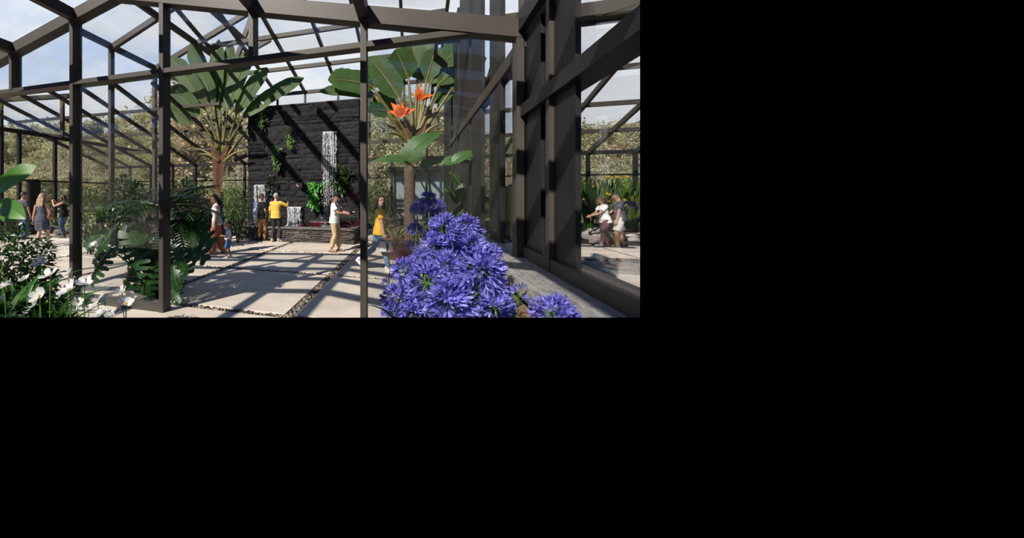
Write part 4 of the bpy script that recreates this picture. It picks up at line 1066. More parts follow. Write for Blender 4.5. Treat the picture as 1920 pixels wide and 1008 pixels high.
heads = [  # column, row, apparent width in photo pixels, which umbel
    (834, 430, 58, 0, 'at the back of the clump, left of the tallest pair'), (876, 427, 48, 1, 'at the back of the clump, right of the tallest pair'), (853, 446, 50, 1, 'just in front of the two rear heads'),
    (815, 465, 58, 0, 'on the left shoulder of the clump, third row'), (887, 463, 52, 1, 'on the right shoulder of the clump, third row'), (917, 476, 42, 2, 'spiky and half open at the right edge above the sill'),
    (795, 486, 46, 1, 'on the left side of the clump beside the terracotta pot'), (848, 478, 56, 0, 'in the middle of the third row'), (901, 508, 86, 0, 'largest, right of the clump centre, facing the stone sill'),
    (834, 503, 66, 1, 'in the middle of the clump'), (761, 508, 50, 1, 'pale, at the left edge above the pavement'), (800, 530, 74, 0, 'left of the centre in the front half'),
    (748, 560, 60, 2, 'dark and open at the lower left corner'), (730, 530, 26, 3, 'smallest tuft, at the far left'), (842, 566, 90, 0, 'broad one in the front row centre'), (929, 580, 64, 1, 'in the front row beside the timber edge'),
    (975, 556, 46, 3, 'loose trumpet-shaped spray leaning over the timber edge'), (1040, 590, 72, 1, 'cut off low in front of the stone sill'), (922, 543, 60, 1, 'below the largest one, on the right'), (877, 545, 62, 0, 'in the front half, right of centre'),
    (872, 487, 46, 1, 'half hidden between the right shoulder and the largest one'), (776, 584, 62, 0, 'at the lower left of the front row'), (812, 575, 64, 1, 'in the front row left of centre'), (733, 588, 40, 2, 'dark, at the bottom left'),
    (785, 498, 44, 1, 'small, second from the left on the left flank'), (859, 524, 56, 1, 'deep in the clump below the middle'), (770, 540, 50, 1, 'on the lower left flank'), (886, 588, 56, 0, 'at the bottom between the two broad front heads'),
    (905, 445, 30, 3, 'thin, at the right rear edge'), (803, 374, 29, 0, 'tallest, added for the pane reflection'), (822, 388, 27, 1, 'added for the pane reflection, right of the tallest'), (783, 392, 27, 1, 'added for the pane reflection, left of the tallest'), (812, 402, 27, 0, 'added for the pane reflection, below the tallest'), (778, 430, 26, 1, 'added for the pane reflection, low on the left'), (775, 462, 24, 2, 'added for the pane reflection, lowest on the left'), (812, 446, 34, 2, 'small, at the left rear edge')]  # heads set past the pane are added to imitate the clump's reflection
for i, (px, py, dpx, k, lab) in enumerate(heads):
    t0 = .165 * F / dpx; c = at(px, py, t0)
    if c.x > .72 : c = onu(px, py, .70)
    T = thing('agapanthus', (c.x, c.y, .82), 'blue agapanthus head ' + lab, 'flower', 'blue agapanthus in the trough by the stone sill')
    rnd = random.Random(i); rot = Matrix.Rotation(rnd.random() * 6, 4, 'Z') @ Matrix.Rotation(rnd.uniform(-.35, .35), 4, 'X')
    for nm, me in zip(('flower', 'flower_stems'), protos[k]):
        o = bpy.data.objects.new(nm, me); COL.objects.link(o); o.parent = T
        o.location = c - T.location; o.rotation_euler = rot.to_euler()
    foot = V((c.x + rnd.uniform(-.08, .05), c.y + rnd.uniform(-.06, .06), .82))
    MB().tube(bez(foot, (foot + c) / 2 + V((0, 0, .08)), c, 6), [.007, .007, .0065, .006, .006, .0055, .005], 6).build('stalk', 'agastem', T, True)
rosc = [(.05, 1.5), (.25, 1.75), (.45, 1.5), (.2, 1.95), (.45, 2.3), (.3, 1.25), (.55, 1.9), (0, 1.75)]
for i, (x, y) in enumerate(rosc):
    rosette('agapanthus_leaves', (x, y, .82), 16, .42, .028, 'clump of strap leaves under the blue agapanthus, %s' % ('near the left front edge', 'in the middle', 'beside the timber edge', 'at the back left', 'at the back right', 'closest to the camera', 'against the timber edge at the rear', 'furthest left')[i], 'plant', 'strap', 'strap leaf clumps of the agapanthus', up=(.6, 1.45), arch=.7, seed=i)
tr = thing('timber_trough', (.3, 2.2, 0), 'weathered timber trough holding the blue agapanthus beside the stone sill', 'planter')
MB().box((.67, 1.2, .5), (.735, 3.5, .9)).build('side_board', 'wood', tr); MB().box((-.14, 1.2, .5), (-.08, 1.95, .84)).build('side_board', 'wood', tr)
MB().beam((-.11, 1.95, .67), (.7, 3.05, .67), .06, .34).build('end_board', 'wood', tr); MB().add([(-.1, 1.2, 0), (.7, 1.2, 0), (.7, 3.0, 0), (-.1, 1.9, 0), (-.1, 1.2, .82), (.7, 1.2, .82), (.7, 3.0, .82), (-.1, 1.9, .82)], [(0, 3, 2, 1), (4, 5, 6, 7), (0, 1, 5, 4), (1, 2, 6, 5), (2, 3, 7, 6), (3, 0, 4, 7)]).build('soil', 'soil', tr)
sp = MB()
for k in range(7): sp.beam((.42 + random.uniform(-.1, .1), 1.45 + k * .17, .84), (.66, 1.62 + k * .17, .87), .06, .02)
sp.build('bark_chips', 'wood', tr)

# ------------------------------------------------------------------ white anemones and strap leaves, lower left
def anemone(c, face, r, rnd):
    face = face.normalized(); x = face.cross(V((0, 0, 1))).normalized(); y = x.cross(face)
    pet, cen = MB(), MB(); n = rnd.choice((5, 5, 6))
    for j in range(n):
        a = 6.283 * j / n + rnd.uniform(-.15, .15); o = x * math.cos(a) + y * math.sin(a); cup = rnd.uniform(.4, 1.3)
        pts = [c + o * r * .1, c + o * r * .5 + face * r * .12 * cup, c + o * r * .85 + face * r * .42 * cup, c + o * r * 1.03 + face * r * .6 * cup]
        pet.blade(pts, r * rnd.uniform(.7, .95), (face + V((rnd.gauss(0, .25), rnd.gauss(0, .25), 0))).normalized(), .22, lambda t: (.3, .85, 1, .4)[round(t * 3)])
    for j in range(14):
        a = rnd.random() * 6.28; cen.ell(c + (x * math.cos(a) + y * math.sin(a)) * r * rnd.uniform(0, .2) + face * r * .1, (r * .06,) * 3, 5, 4)
    return pet, cen
an = [(8, 537, 30, 'cut by the left edge, large and half shaded'), (3, 484, 12, 'small, at the left edge under the bush'), (75, 494, 25, 'topmost, in front of the bush'), (48, 523, 21, 'left of centre above the strap leaves'), (93, 516, 33, 'wide open, seen from the side in the upper row'),
      (128, 512, 18, 'small, upper right of the group'), (133, 525, 18, 'small, right below its neighbour in the upper row'), (74, 555, 31, 'large with a yellow heart in the middle'), (130, 543, 36, 'ragged pair of petals right of the middle'), (158, 532, 28, 'large, against the glass pane with a yellow heart'),
      (63, 574, 20, 'below the large middle one'), (48, 588, 20, 'low, near the bottom left'), (25, 592, 18, 'lowest left, touching the bottom edge'), (145, 567, 20, 'flat, lower right of the middle'), (165, 578, 18, 'pale, seen edge on, lower right'), (143, 583, 20, 'low, right of the strap leaves'),
      (184, 562, 20, 'beside the bottom rail of the glass'), (196, 564, 22, 'its neighbour beside the bottom rail of the glass'), (228, 546, 22, 'highest on the right, over the glass'), (236, 569, 28, 'furthest right'), (190, 589, 26, 'bottom row, right of the strap leaves'), (212, 592, 28, 'bottom row, furthest right'), (2, 562, 16, 'at the left edge, middle height')]
for i, (px, py, dpx, lab) in enumerate(an):
    rnd = random.Random(i + 30); t0 = .085 * F / dpx * .95; t0 = min(max(t0, 1.55), 2.4)
    r = dpx / 2 / F * t0 * .98; c = at(px, py, t0)
    T = thing('anemone', (c.x, c.y, .6), 'white anemone flower ' + lab, 'flower', 'white anemones at the lower left')
    face = V((.1 + rnd.gauss(0, .45), -.55 + rnd.gauss(0, .25), .95 + rnd.gauss(0, .3)))
    pet, cen = anemone(c, face, r, rnd); pet.build('petals', 'white', T, True); cen.build('flower_centre', 'yellowc', T, True)
    MB().tube(bez((c.x + rnd.uniform(-.1, .1), c.y + .05, .6), (c.x, c.y, (c.z + .6) / 2), c - face.normalized() * .006, 5), .0028, 5).build('stem', 'agastem', T)
for i, (px, py, n, L_, t0, sd, wd) in enumerate(((38, 575, 44, .6, 2.6, 1, .04), (78, 580, 44, .6, 2.7, 2, .038), (108, 592, 60, .52, 2.45, 3, .022), (0, 590, 30, .6, 2.5, 4, .04))):
    c = at(px, py, t0); c.z -= .12
    rosette('strap_leaf_plant', c, n, L_, wd, 'clump of glossy strap leaves under the white anemones, %s' % ('second from the left', 'in the middle of the group', 'fine-leaved, furthest right', 'cut by the left edge')[i], 'plant', 'strap', 'strap leaf plants at the lower left', up=(.35, 1.35), arch=.45, seed=sd)
c = at(24, 520, 3.1); shrub('shrub', (c.x, c.y, .2), 1.13, .36, 'dark leafy shrub behind the white anemones on the left', 'shrub', 'mdleaf', 3000, .055, 11, asp=.55, hollow=.05)
# banana plant at the left edge
T = thing('banana_plant', V((at(-20, 400, 4.2).x, at(-20, 400, 4.2).y, 0)), 'banana plant with two bright green leaves entering from the left edge', 'banana plant')
b0 = at(-14, 470, 4.2)
MB().tube([V((b0.x, b0.y, .0)), b0, at(-10, 400, 4.2)], [.07, .06, .045], 10).build('stem', 'agastem', T, True)
m1 = MB(); paddle(m1, (at(-8, 358, 4.1), at(22, 330, 4.0), at(68, 311, 4.1)), .25, .03, (.25, -1, .35)); m1.build('leaf', 'banana', T)
m1 = MB(); paddle(m1, (at(-10, 385, 4.2), at(14, 380, 4.0), at(48, 410, 3.9)), .22, .12, (.1, -1, .5)); m1.build('leaf', 'banana', T)
m1 = MB(); paddle(m1, (at(-12, 390, 4.3), at(8, 392, 4.1), at(30, 415, 4.0)), .2, .12, (.2, -1, .4)); m1.build('leaf', 'banana', T)
MB().tube([at(-10, 400, 4.2), at(-12, 372, 4.15), at(-8, 358, 4.1)], [.04, .03, .02], 6).build('stalk', 'agastem', T)

# ------------------------------------------------------------------ monstera behind and beside the door pane
def monstera_leaf(mb, base, tip, w, nrm, cuts=7):
    base, tip, nrm = V(base), V(tip), V(nrm).normalized(); d = tip - base; L_ = d.length; d.normalize()
    x = d.cross(nrm).normalized(); u = x.cross(d)
    def P(s, t, e): # s across 0..1, t along, e side
        half = w / 2 * (math.sin(math.pi * min(1, max(0, t * .9 + .07))) ** .6)
        back_ = -.34 * s * (1 - t) * 1.0
        return base + d * (L_ * (t + back_ + .10 * s * (t))) + x * (e * half * s) - u * (.22 * half * s * s + .25 * L_ * max(0, t - .35) ** 2 * 1.2)
    for e in (-1, 1):
        for j in range(cuts):
            t0, t1 = j / cuts, (j + 1) / cuts; g = .17 / cuts * (1.6 if j else .4)
            vs = []
            for s, k in ((0, 0), (.3, .05), (.45, .7), (.8, .9), (.95, 1.3), (1, 2.0)):
                vs += [P(s, t0 + g * k, e), P(s, (t0 + t1) / 2 + .02 * s, e), P(s, t1 - g * k * .6, e)]
            fs = []
            for r_ in range(5):
                for q in range(2):
                    k = r_ * 3 + q; f = (k, k + 1, k + 4, k + 3); fs.append(f if e < 0 else f[::-1])
            mb.add(vs, fs)
def monstera(label, base, leaves, t0, group=None):
    base = V(base); T = thing('monstera', base, label, 'monstera plant', group)
    for (bx_, by_, tx, ty, w, dd) in leaves:
        a, c = at(bx_, by_, t0 + dd), at(tx, ty, t0 + dd - .15)
        MB().tube(bez(base, (base + a) / 2 + V((0, 0, .25)), a, 7), [.018, .017, .016, .015, .014, .013, .012, .01], 6).build('stalk', 'agastem', T)
        lf = MB(); monstera_leaf(lf, a, c, w, (random.uniform(-.3, .3), -.75, .75)); lo = lf.build('leaf', 'monstera', T, True)
        MB().tube([a, a.lerp(c, .5) + V((0, -.01, .004)), c.lerp(a, .1)], [.008, .006, .003], 5).build('midrib', 'ltleaf', lo)
b = onz(268, 566); b2 = onz(345, 560)
monstera('monstera with broad split leaves behind the fixed glass pane left of the doorway', (b.x, b.y + .25, 0),
         [(215, 432, 168, 492, .62, .3), (250, 440, 288, 500, .62, .2), (205, 470, 162, 530, .5, .1), (262, 480, 226, 545, .55, 0), (285, 462, 304, 530, .5, .1), (245, 425, 205, 452, .5, .5), (280, 500, 262, 562, .45, -.05), (190, 440, 158, 462, .42, .5)], 4.95)
monstera('monstera leaning out of the doorway right of the thick door post', (onz(318, 545).x, onz(318, 545).y + .3, 0),
         [(336, 428, 396, 452, .62, .1), (338, 440, 384, 486, .40, .0), (330, 466, 350, 512, .42, -.05), (326, 500, 333, 540, .36, -.1), (335, 410, 385, 425, .5, .3), (322, 545, 336, 564, .25, -.1), (320, 420, 345, 395, .5, .4)], 5.05)
b3 = onz(250, 520)
fern('cycad', at(306, 392, 5.25), 22, .88, 'dark cycad with long arching fronds above the monstera behind the door post', 'cycad', 'dkleaf', up=.28, leaflet=.22, seed=5, sag=.25)
c = at(306, 396, 5.25); MB().tube([(c.x, c.y, 0), (c.x, c.y, c.z)], [.12, .1], 10).build('trunk', 'trunk', [o for o in scene.objects if o.get('category') == 'cycad'][-1], True)

# ------------------------------------------------------------------ planting behind the gable wall, left to centre
def sh(px, py, top, wpx, label, leaf, n, size, seed, asp=.42, kind='shrub', zb=0, t=None):
    b = onz(px, py, zb) if t is None else at(px, py, t); t0 = (b - EYE).dot(V((-.2785, .9604, 0)))
    if t is not None: b.z = zb
    h = (py - top) / F * t0 if t is None else EYE.z + (HY - top) / F * t0 - zb; r = wpx / 2 / F * t0
    return shrub('shrub', b, h, r, label, kind, leaf, n, size, seed, asp=asp)
sh(170, 448, 355, 70, 'olive shrub behind the leftmost fixed glass pane', 'mdleaf', 700, .13, 21, t=9)
sh(232, 445, 332, 70, 'tall dark tropical shrub in the middle of the left bed', 'dkleaf', 900, .16, 22, t=9.4)
sh(262, 440, 350, 60, 'broad dark shrub right of the tall one in the left bed', 'dkleaf', 700, .14, 23, t=8.4)
sh(348, 440, 330, 60, 'dark feathery shrub right of the door post, left of the palm trunk', 'dkleaf', 800, .15, 24, t=9.8)
sh(378, 440, 352, 56, 'dense dark shrub at the foot of the left palm', 'dkleaf', 800, .13, 25, t=10.4)
sh(445, 440, 352, 44, 'olive green shrub between the left palm and the black wall', 'mdleaf', 800, .11, 26, t=11.2)
sh(432, 440, 335, 30, 'narrow pale green shrub behind the left palm trunk', 'ltleaf', 500, .1, 27, t=12.2)
rosette('cordyline', at(190, 408, 7.6), 46, .62, .035, 'spiky green cordyline behind the left glass pane', 'cordyline', 'mdleaf', up=(-.1, 1.4), arch=.5, seed=31)
rosette('cordyline', at(255, 385, 8.0), 46, .62, .035, 'spiky dark cordyline right of its green neighbour', 'cordyline', 'dkleaf', up=(-.1, 1.4), arch=.5, seed=32)
rosette('cordyline', at(275, 400, 7.4), 40, .55, .035, 'spiky lime cordyline beside the door post', 'cordyline', 'ltleaf', up=(-.1, 1.4), arch=.5, seed=33)
for o in [o for o in scene.objects if o.get('category') == 'cordyline']:
    p = V(o['_world']); MB().tube([(p.x, p.y, 0), (p.x + .02, p.y, p.z * .6), p], [.05, .045, .04], 8).build('stem', 'trunk', o, True)
for i, (px, py, lf) in enumerate(((162, 424, 'yeleaf'), (186, 428, 'yeleaf'), (208, 424, 'ltleaf'), (172, 440, 'ltleaf'), (240, 422, 'yeleaf'), (108, 408, 'mdleaf'), (98, 405, 'mdleaf'))):
    c = at(px, py, 8.8 if px > 120 else 12.6); c.z = max(c.z - .35, .02)
    rosette('spiky_plant', c, 30, .75 if px > 120 else .9, .035, ('lime spiky plant furthest left behind the glass pane', 'lime spiky plant, second behind the glass pane', 'light green spiky plant under the dark shrub', 'light green low spiky plant in front of the lime ones', 'lime spiky plant near the cycad', 'dark grassy plant behind the woman taking a picture', 'dark grassy plant between the two women on the left')[i], 'plant', lf, 'spiky plants in the left bed', up=(.3, 1.4), arch=.5, seed=50 + i)
for i, (px, py, r_) in enumerate(((88, 432, .22), (97, 436, .2), (106, 434, .24), (112, 440, .18), (150, 418, .25), (128, 438, .2))):
    c = onz(px, py); t = tag(MB().blob(c + V((0, 0, r_ * .5)), (r_ * 1.3, r_, r_ * .75), i, .3).build('rock', 'tanrock', None, True), ('tan rock behind the legs of the woman in the pinstriped dress', 'tan rock second from the left in the row', 'large tan rock in the middle of the row', 'tan rock at the feet of the woman taking a picture', 'tan rock under the lime spiky plants behind the glass', 'tan rock half hidden by the left mullion')[i], 'rock', 'tan rocks edging the left bed')
# dark planter boxes behind the people on the left and behind the mother
for i, (px0, px1, py, hgt, lab) in enumerate(((-10, 24, 436, .95, 'black planter box behind the man in the grey tee'), (388, 402, 446, 1.15, 'slim dark grey planter behind the woman in rust trousers'))):
    a, c = onz(px0, py), onz(px1, py); t = thing('planter_box', (a + c) / 2, lab, 'planter')
    MB().box((min(a.x, c.x), a.y - .02, 0), (max(a.x, c.x), a.y + .5, hgt)).build('box_body', 'steel2', t); MB().box((min(a.x, c.x) - .02, a.y - .04, hgt), (max(a.x, c.x) + .02, a.y + .52, hgt + .05)).build('rim', 'steel2', t)
c = onz(395, 446); rosette('bronze_grass', (c.x, c.y + .2, 1.12), 34, .7, .02, 'bronze grass in the slim planter behind the woman in rust trousers', 'grass', 'dry', up=(.7, 1.5), arch=.4, seed=61)

# ------------------------------------------------------------------ planting right of the water wall
c = onz(742, 484); T = thing('plant_pot', c, 'wide terracotta bowl with spiky grass right of the striding woman', 'plant pot')
MB().lathe(c, [(.0, .0), (.26, .0), (.34, .06), (.48, .34), (.52, .40), (.53, .46), (.50, .46), (.47, .42), (.0, .40)], 40).build('bowl', 'terracotta', T, True)
MB().lathe(c, [(0, .40), (.46, .405), (.46, .43), (0, .44)], 24).build('soil', 'soil', T)
rosette('spiky_grass', c + V((0, 0, .43)), 80, .78, .022, 'pale spiky grass growing in the terracotta bowl', 'plant', 'dry', up=(.2, 1.5), arch=.28, seed=62)
rosette('yucca', onz(655, 447) + V((.2, .4, .75)), 40, .95, .05, 'large pale yucca between the black wall and the centre mullion', 'yucca', 'ltleaf', up=(.0, 1.2), arch=.35, seed=63)
rosette('pink_cordyline', at(668, 372, 11.2), 34, .55, .045, 'dark pink cordyline behind the centre mullion', 'cordyline', 'purple', up=(-.2, 1.4), arch=.5, seed=64)
rosette('pink_cordyline', at(664, 425, 10.4), 26, .5, .045, 'dark pink cordyline low at the right end of the basin', 'cordyline', 'purple', up=(-.1, 1.4), arch=.5, seed=65)
sh(712, 452, 330, 56, 'flowering shrub behind the face of the striding woman', 'mdleaf', 900, .11, 66, t=11.5)
sh(735, 450, 345, 34, 'variegated shrub right of the flowering shrub', 'greyleaf', 500, .1, 67, t=11.0)
rosette('grey_yucca', at(705, 415, 9.6), 36, .6, .04, 'grey-green yucca left of the striding woman', 'yucca', 'greyleaf', up=(-.1, 1.3), arch=.4, seed=68)
sh(782, 440, 392, 60, 'low olive shrub at the right of the terracotta bowl', 'mdleaf', 500, .1, 69, t=11)
for i, (px, py) in enumerate(((690, 446), (699, 452), (706, 440), (696, 440), (722, 446), (728, 438), (713, 450))):
    c = onz(px, py); s = .14 + .05 * (i % 3)
    tag(MB().blob(c + V((0, 0, s * .5)), (s * 1.2, s, s * .7), i + 9, .2).build('boulder', 'rock', None, True), 'white boulder %s' % ('nearest the centre mullion', 'beside the knee of the striding woman', 'behind the striding woman', 'behind the mullion-side boulders', 'left of the terracotta bowl', 'furthest back near the bowl', 'closest to the walking foot')[i], 'boulder', 'white boulders by the bowl')
# giant philodendron with split light leaves in front of the second palm
def big_leaf_plant(name, base, leaves, t0, label, cat, leaf, stalk='agastem'):
    base = V(base); T = thing(name, base, label, cat)
    for (bx_, by_, cx2, cy2, tx, ty, w, dd) in leaves:
        a = at(bx_, by_, t0 + dd); m_ = at(cx2, cy2, t0 + dd - .1); c = at(tx, ty, t0 + dd)
        MB().tube(bez(base, (base + a) / 2 + V((0, 0, .3)), a, 7), [.03, .028, .025, .022, .02, .018, .016, .012], 6).build('stalk', stalk, T)
        lf = MB(); lf.blade(bez(a, m_, c, 22), w, (random.uniform(-.2, .2), -.8, .7), .18, lambda t: (min(1, (t * 5 + .25)) ** .6) * (1 - t ** 3) * (.86 + .14 * math.cos(t * 60))); lo = lf.build('leaf', leaf, T)
        MB().tube(bez(a, m_ + V((0, -.01, 0)), c, 6), [.014, .012, .011, .01, .008, .005, .003], 5).build('midrib', 'ltleaf', lo)
    return T
b = onz(838, 452)
big_leaf_plant('philodendron', (b.x, b.y, 0), [(768, 303, 775, 262, 832, 248, .55, -.2), (770, 306, 740, 292, 694, 304, .30, .0), (850, 306, 872, 278, 922, 296, .30, -.3), (830, 306, 870, 292, 905, 312, .30, -.1), (790, 312, 810, 300, 846, 298, .3, .1)], 6.6,
               'giant philodendron with wavy leaves in front of the orange-flowered palm', 'philodendron', 'philo')
b = onz(880, 462)
big_leaf_plant('banana_plant', (b.x, b.y, 0), [(862, 372, 872, 340, 905, 345, .36, -.2), (858, 380, 845, 350, 826, 356, .3, 0), (888, 388, 906, 360, 922, 380, .30, -.3), (880, 400, 866, 384, 846, 410, .3, -.2), (868, 360, 856, 328, 842, 322, .26, .2)], 7.6,
               'dark banana plant right of the agapanthus, behind the glass columns', 'banana plant', 'dkleaf')
c = onz(955, 450); big_leaf_plant('banana_plant', (c.x, c.y, 0), [(948, 400, 946, 360, 968, 344, .55, 0), (955, 410, 965, 380, 978, 372, .5, .2), (952, 420, 948, 400, 938, 392, .45, .1), (958, 430, 968, 420, 972, 440, .4, 0), (950, 440, 944, 430, 938, 450, .35, .1)], 9.6,
               'sunlit yellow-green banana plant framed between two dark columns', 'banana plant', 'yeleaf')
rosette('spiky_plant', onz(858, 452) + V((0, 0, .1)), 34, .9, .05, 'fan of stiff leaves low behind the agapanthus, left of the column', 'plant', 'ltleaf', up=(.4, 1.4), arch=.3, seed=77)

# ------------------------------------------------------------------ bed beyond the side glass
for i, (px, py, lf, fl) in enumerate(((1104, 432, 'mdleaf', 5), (1128, 436, 'ltleaf', 4), (1112, 446, 'dkleaf', 2), (1180, 440, 'yeleaf', 5), (1194, 446, 'mdleaf', 5), (1096, 442, 'dkleaf', 3), (1150, 436, 'dkleaf', 2), (1190, 425, 'yeleaf', 4))):
    c = onz(px, py); c = at(px, py, min((c - EYE).dot(V((-.2785, .9604, 0))), 12.2)); c.z = .3
    T = thing('strelitzia', c, ('tall strelitzia with yellow blooms left of the couple', 'light green strelitzia behind the woman in the white tee', 'low green strelitzia above the driftwood log', 'strelitzia with yellow blooms right of the man in the grey tee', 'strelitzia at the right edge', 'dark strelitzia beside the thick column', 'dark strelitzia behind the heads of the couple', 'lime strelitzia rearmost at the right')[i], 'strelitzia', 'strelitzia bed beyond the side glass')
    mb = MB(); rnd = random.Random(i + 80)
    for k in range(30):
        a = rnd.random() * 6.28; h_ = rnd.uniform(.9, 2.1); o = V((math.cos(a), math.sin(a), 0)) * rnd.uniform(.1, .55)
        mb.blade(bez(c + o * .15, c + o * .5 + V((0, 0, h_ * .6)), c + o + V((0, 0, h_)), 8), .1, (o.x, o.y, .6), .3, lambda t: .12 if t < .35 else (math.sin((t - .35) / .65 * 3.1) ** .7 + .04))
    mb.build('leaves', lf, T)
    for k in range(fl):
        a = rnd.random() * 6.28; e = c + V((math.cos(a) * .6, -.3, rnd.uniform(.8, 2.0))); MB().tube([c, c.lerp(e, .6) + V((0, 0, .1)), e], .012, 5).build('flower_stalk', 'agastem', T)
        fm = MB()
        for j in range(6): fm.blade([e, e + V((rnd.uniform(-.05, .09), -.03, rnd.uniform(.02, .08))), e + V((rnd.uniform(-.1, .15), -.03, rnd.uniform(.02, .14)))], .035, (0, -1, 0), .3)
        fm.build('flower', 'yellowf', T)
c0, c1 = at(1099, 441, 10.95), at(1140, 444, 10.85)
lg = MB(); axis = [c0.lerp(c1, i / 9) for i in range(10)]
lg.tube([p + V((0, 0, .03 * math.sin(i * 2.1))) for i, p in enumerate(axis)], [.16, .24, .27, .25, .26, .24, .25, .22, .2, .13], 14, round_=True)
lg.v = [(x + .04 * noise.noise(V((x * 4, y * 4, z * 4))), y, z + .05 * noise.noise(V((x * 5, y * 5, z * 7)))) for x, y, z in lg.v]
tag(lg.build('driftwood_log', 'driftwood', None, True), 'bleached driftwood log lying behind the woman in the white tee', 'log')
for i, (px, py, s, m_, lab) in enumerate(((1183, 458, .24, 'rock', 'pale boulder right of the man in the grey tee'), (1202, 452, .22, 'rock', 'pale boulder cut by the right edge of the view'), (1186, 366, .42, 'greyrock', 'dark slate rock standing up right of the man in the grey tee'), (1198, 352, .45, 'greyrock', 'tallest slate rock at the right edge'))):
    c = onz(px, py) if py > 400 else at(px, py + 12, 13.2)
    if py > 400: tag(MB().blob(c + V((0, 0, s * .6)), (s * 1.2, s, s * .8), i + 20, .2).build('boulder', m_, None, True), lab, 'boulder')
    else:
        mb = MB().blob(V((c.x, c.y, c.z * .5)), (s, s * .8, c.z * .6), i + 20, .25); tag(mb.build('slate_rock', m_, None, True), lab, 'rock')
struct(MB().box((3.0, 12.95, 0), (12.5, 13.15, .14)).build('wall_bed', 'blackstone'))
struct(MB().box((3.2, 8.2, 0), (12.5, 8.5, .2)).build('wall_low', 'sillstone'))

# added block imitating a pale building reflected in the right-hand pane
p0, p1 = onv(738, 360, 19), onv(848, 360, 19)
T = thing('reflection_stand_in', ((p0.x + p1.x) / 2, 20, 0), 'added pale glass-fronted block imitating a reflection in the right-hand pane behind the palm trunk', 'reflection')
M['paleglass'] = mat('pale_reflection_glass', (.33, .42, .45), (.45, .53, .55), rough=.12, scale=.8)
MB().box((p0.x, 19, .3), (p1.x, 22, 3.0)).build('glass_front', 'paleglass', T)
MB().box((p0.x - .1, 18.9, 0), (p1.x + .1, 22.1, .9)).build('base_wall', 'rock', T); MB().box((p0.x - .3, 18.6, 3.0), (p1.x + .3, 22.3, 3.25)).build('roof', 'steel2', T)
for f in (.02, .3, .62, .98): MB().box((p0.x + (p1.x - p0.x) * f - .05, 18.93, .9), (p0.x + (p1.x - p0.x) * f + .05, 19, 3.0)).build('mullion', 'steel2', T)

# ------------------------------------------------------------------ forest beyond the glass
def height(x, y):
    d = (V((x, y, 0)) - V((0, 0, 0))).length
    return max(0, (d - 24) * .10) + max(0, d - 60) * .12 + 1.2 * noise.noise(V((x * .05, y * .05, 0))) * min(1, max(0, (d - 22) / 20))
mb = MB(); nx = 70; vs = []; fs = []
for j in range(nx + 1):
    for i in range(nx + 1):
        x = -110 + 250 * i / nx; y = 16.6 + 150 * (j / nx) ** 1.3; vs.append((x, y, height(x, y) - .05))
for j in range(nx):
    for i in range(nx): k = j * (nx + 1) + i; fs.append((k, k + 1, k + nx + 2, k + nx + 1))
mb.add(vs, fs); struct(mb.build('terrain', 'field', None, True))
mb = MB(); vs = []; fs = []
for j in range(31):
    for i in range(31):
        x = UW - .6 - 95 * (i / 30); y = 2 + 14.6 * j / 30; vs.append((x, y, height(x, y) - .05))
for j in range(30):
    for i in range(30): k = j * 31 + i; fs.append((k + 1, k, k + 31, k + 32))
mb.add(vs, fs); struct(mb.build('terrain_left', 'field', None, True))
mb = MB(); vs = []; fs = []        # unseen hillside added behind the camera to darken the panes' reflections
for j in range(21):
    for i in range(41):
        x = -90 + 150 * i / 40; y = -9 - 50 * j / 20; vs.append((x, y, .36 * (-y - 9) + 3.0 * noise.noise(V((x * .12, y * .12, 4)))))
for j in range(20):
    for i in range(40): k = j * 41 + i; fs.append((k + 1, k, k + 41, k + 42))
mb.add(vs, fs); struct(mb.build('added_hill', 'hill_floor', None, True))
struct(MB().box((-90, -9.2, -.4), (30, -.72, -.04)).build('terrain_rear', 'soil'))
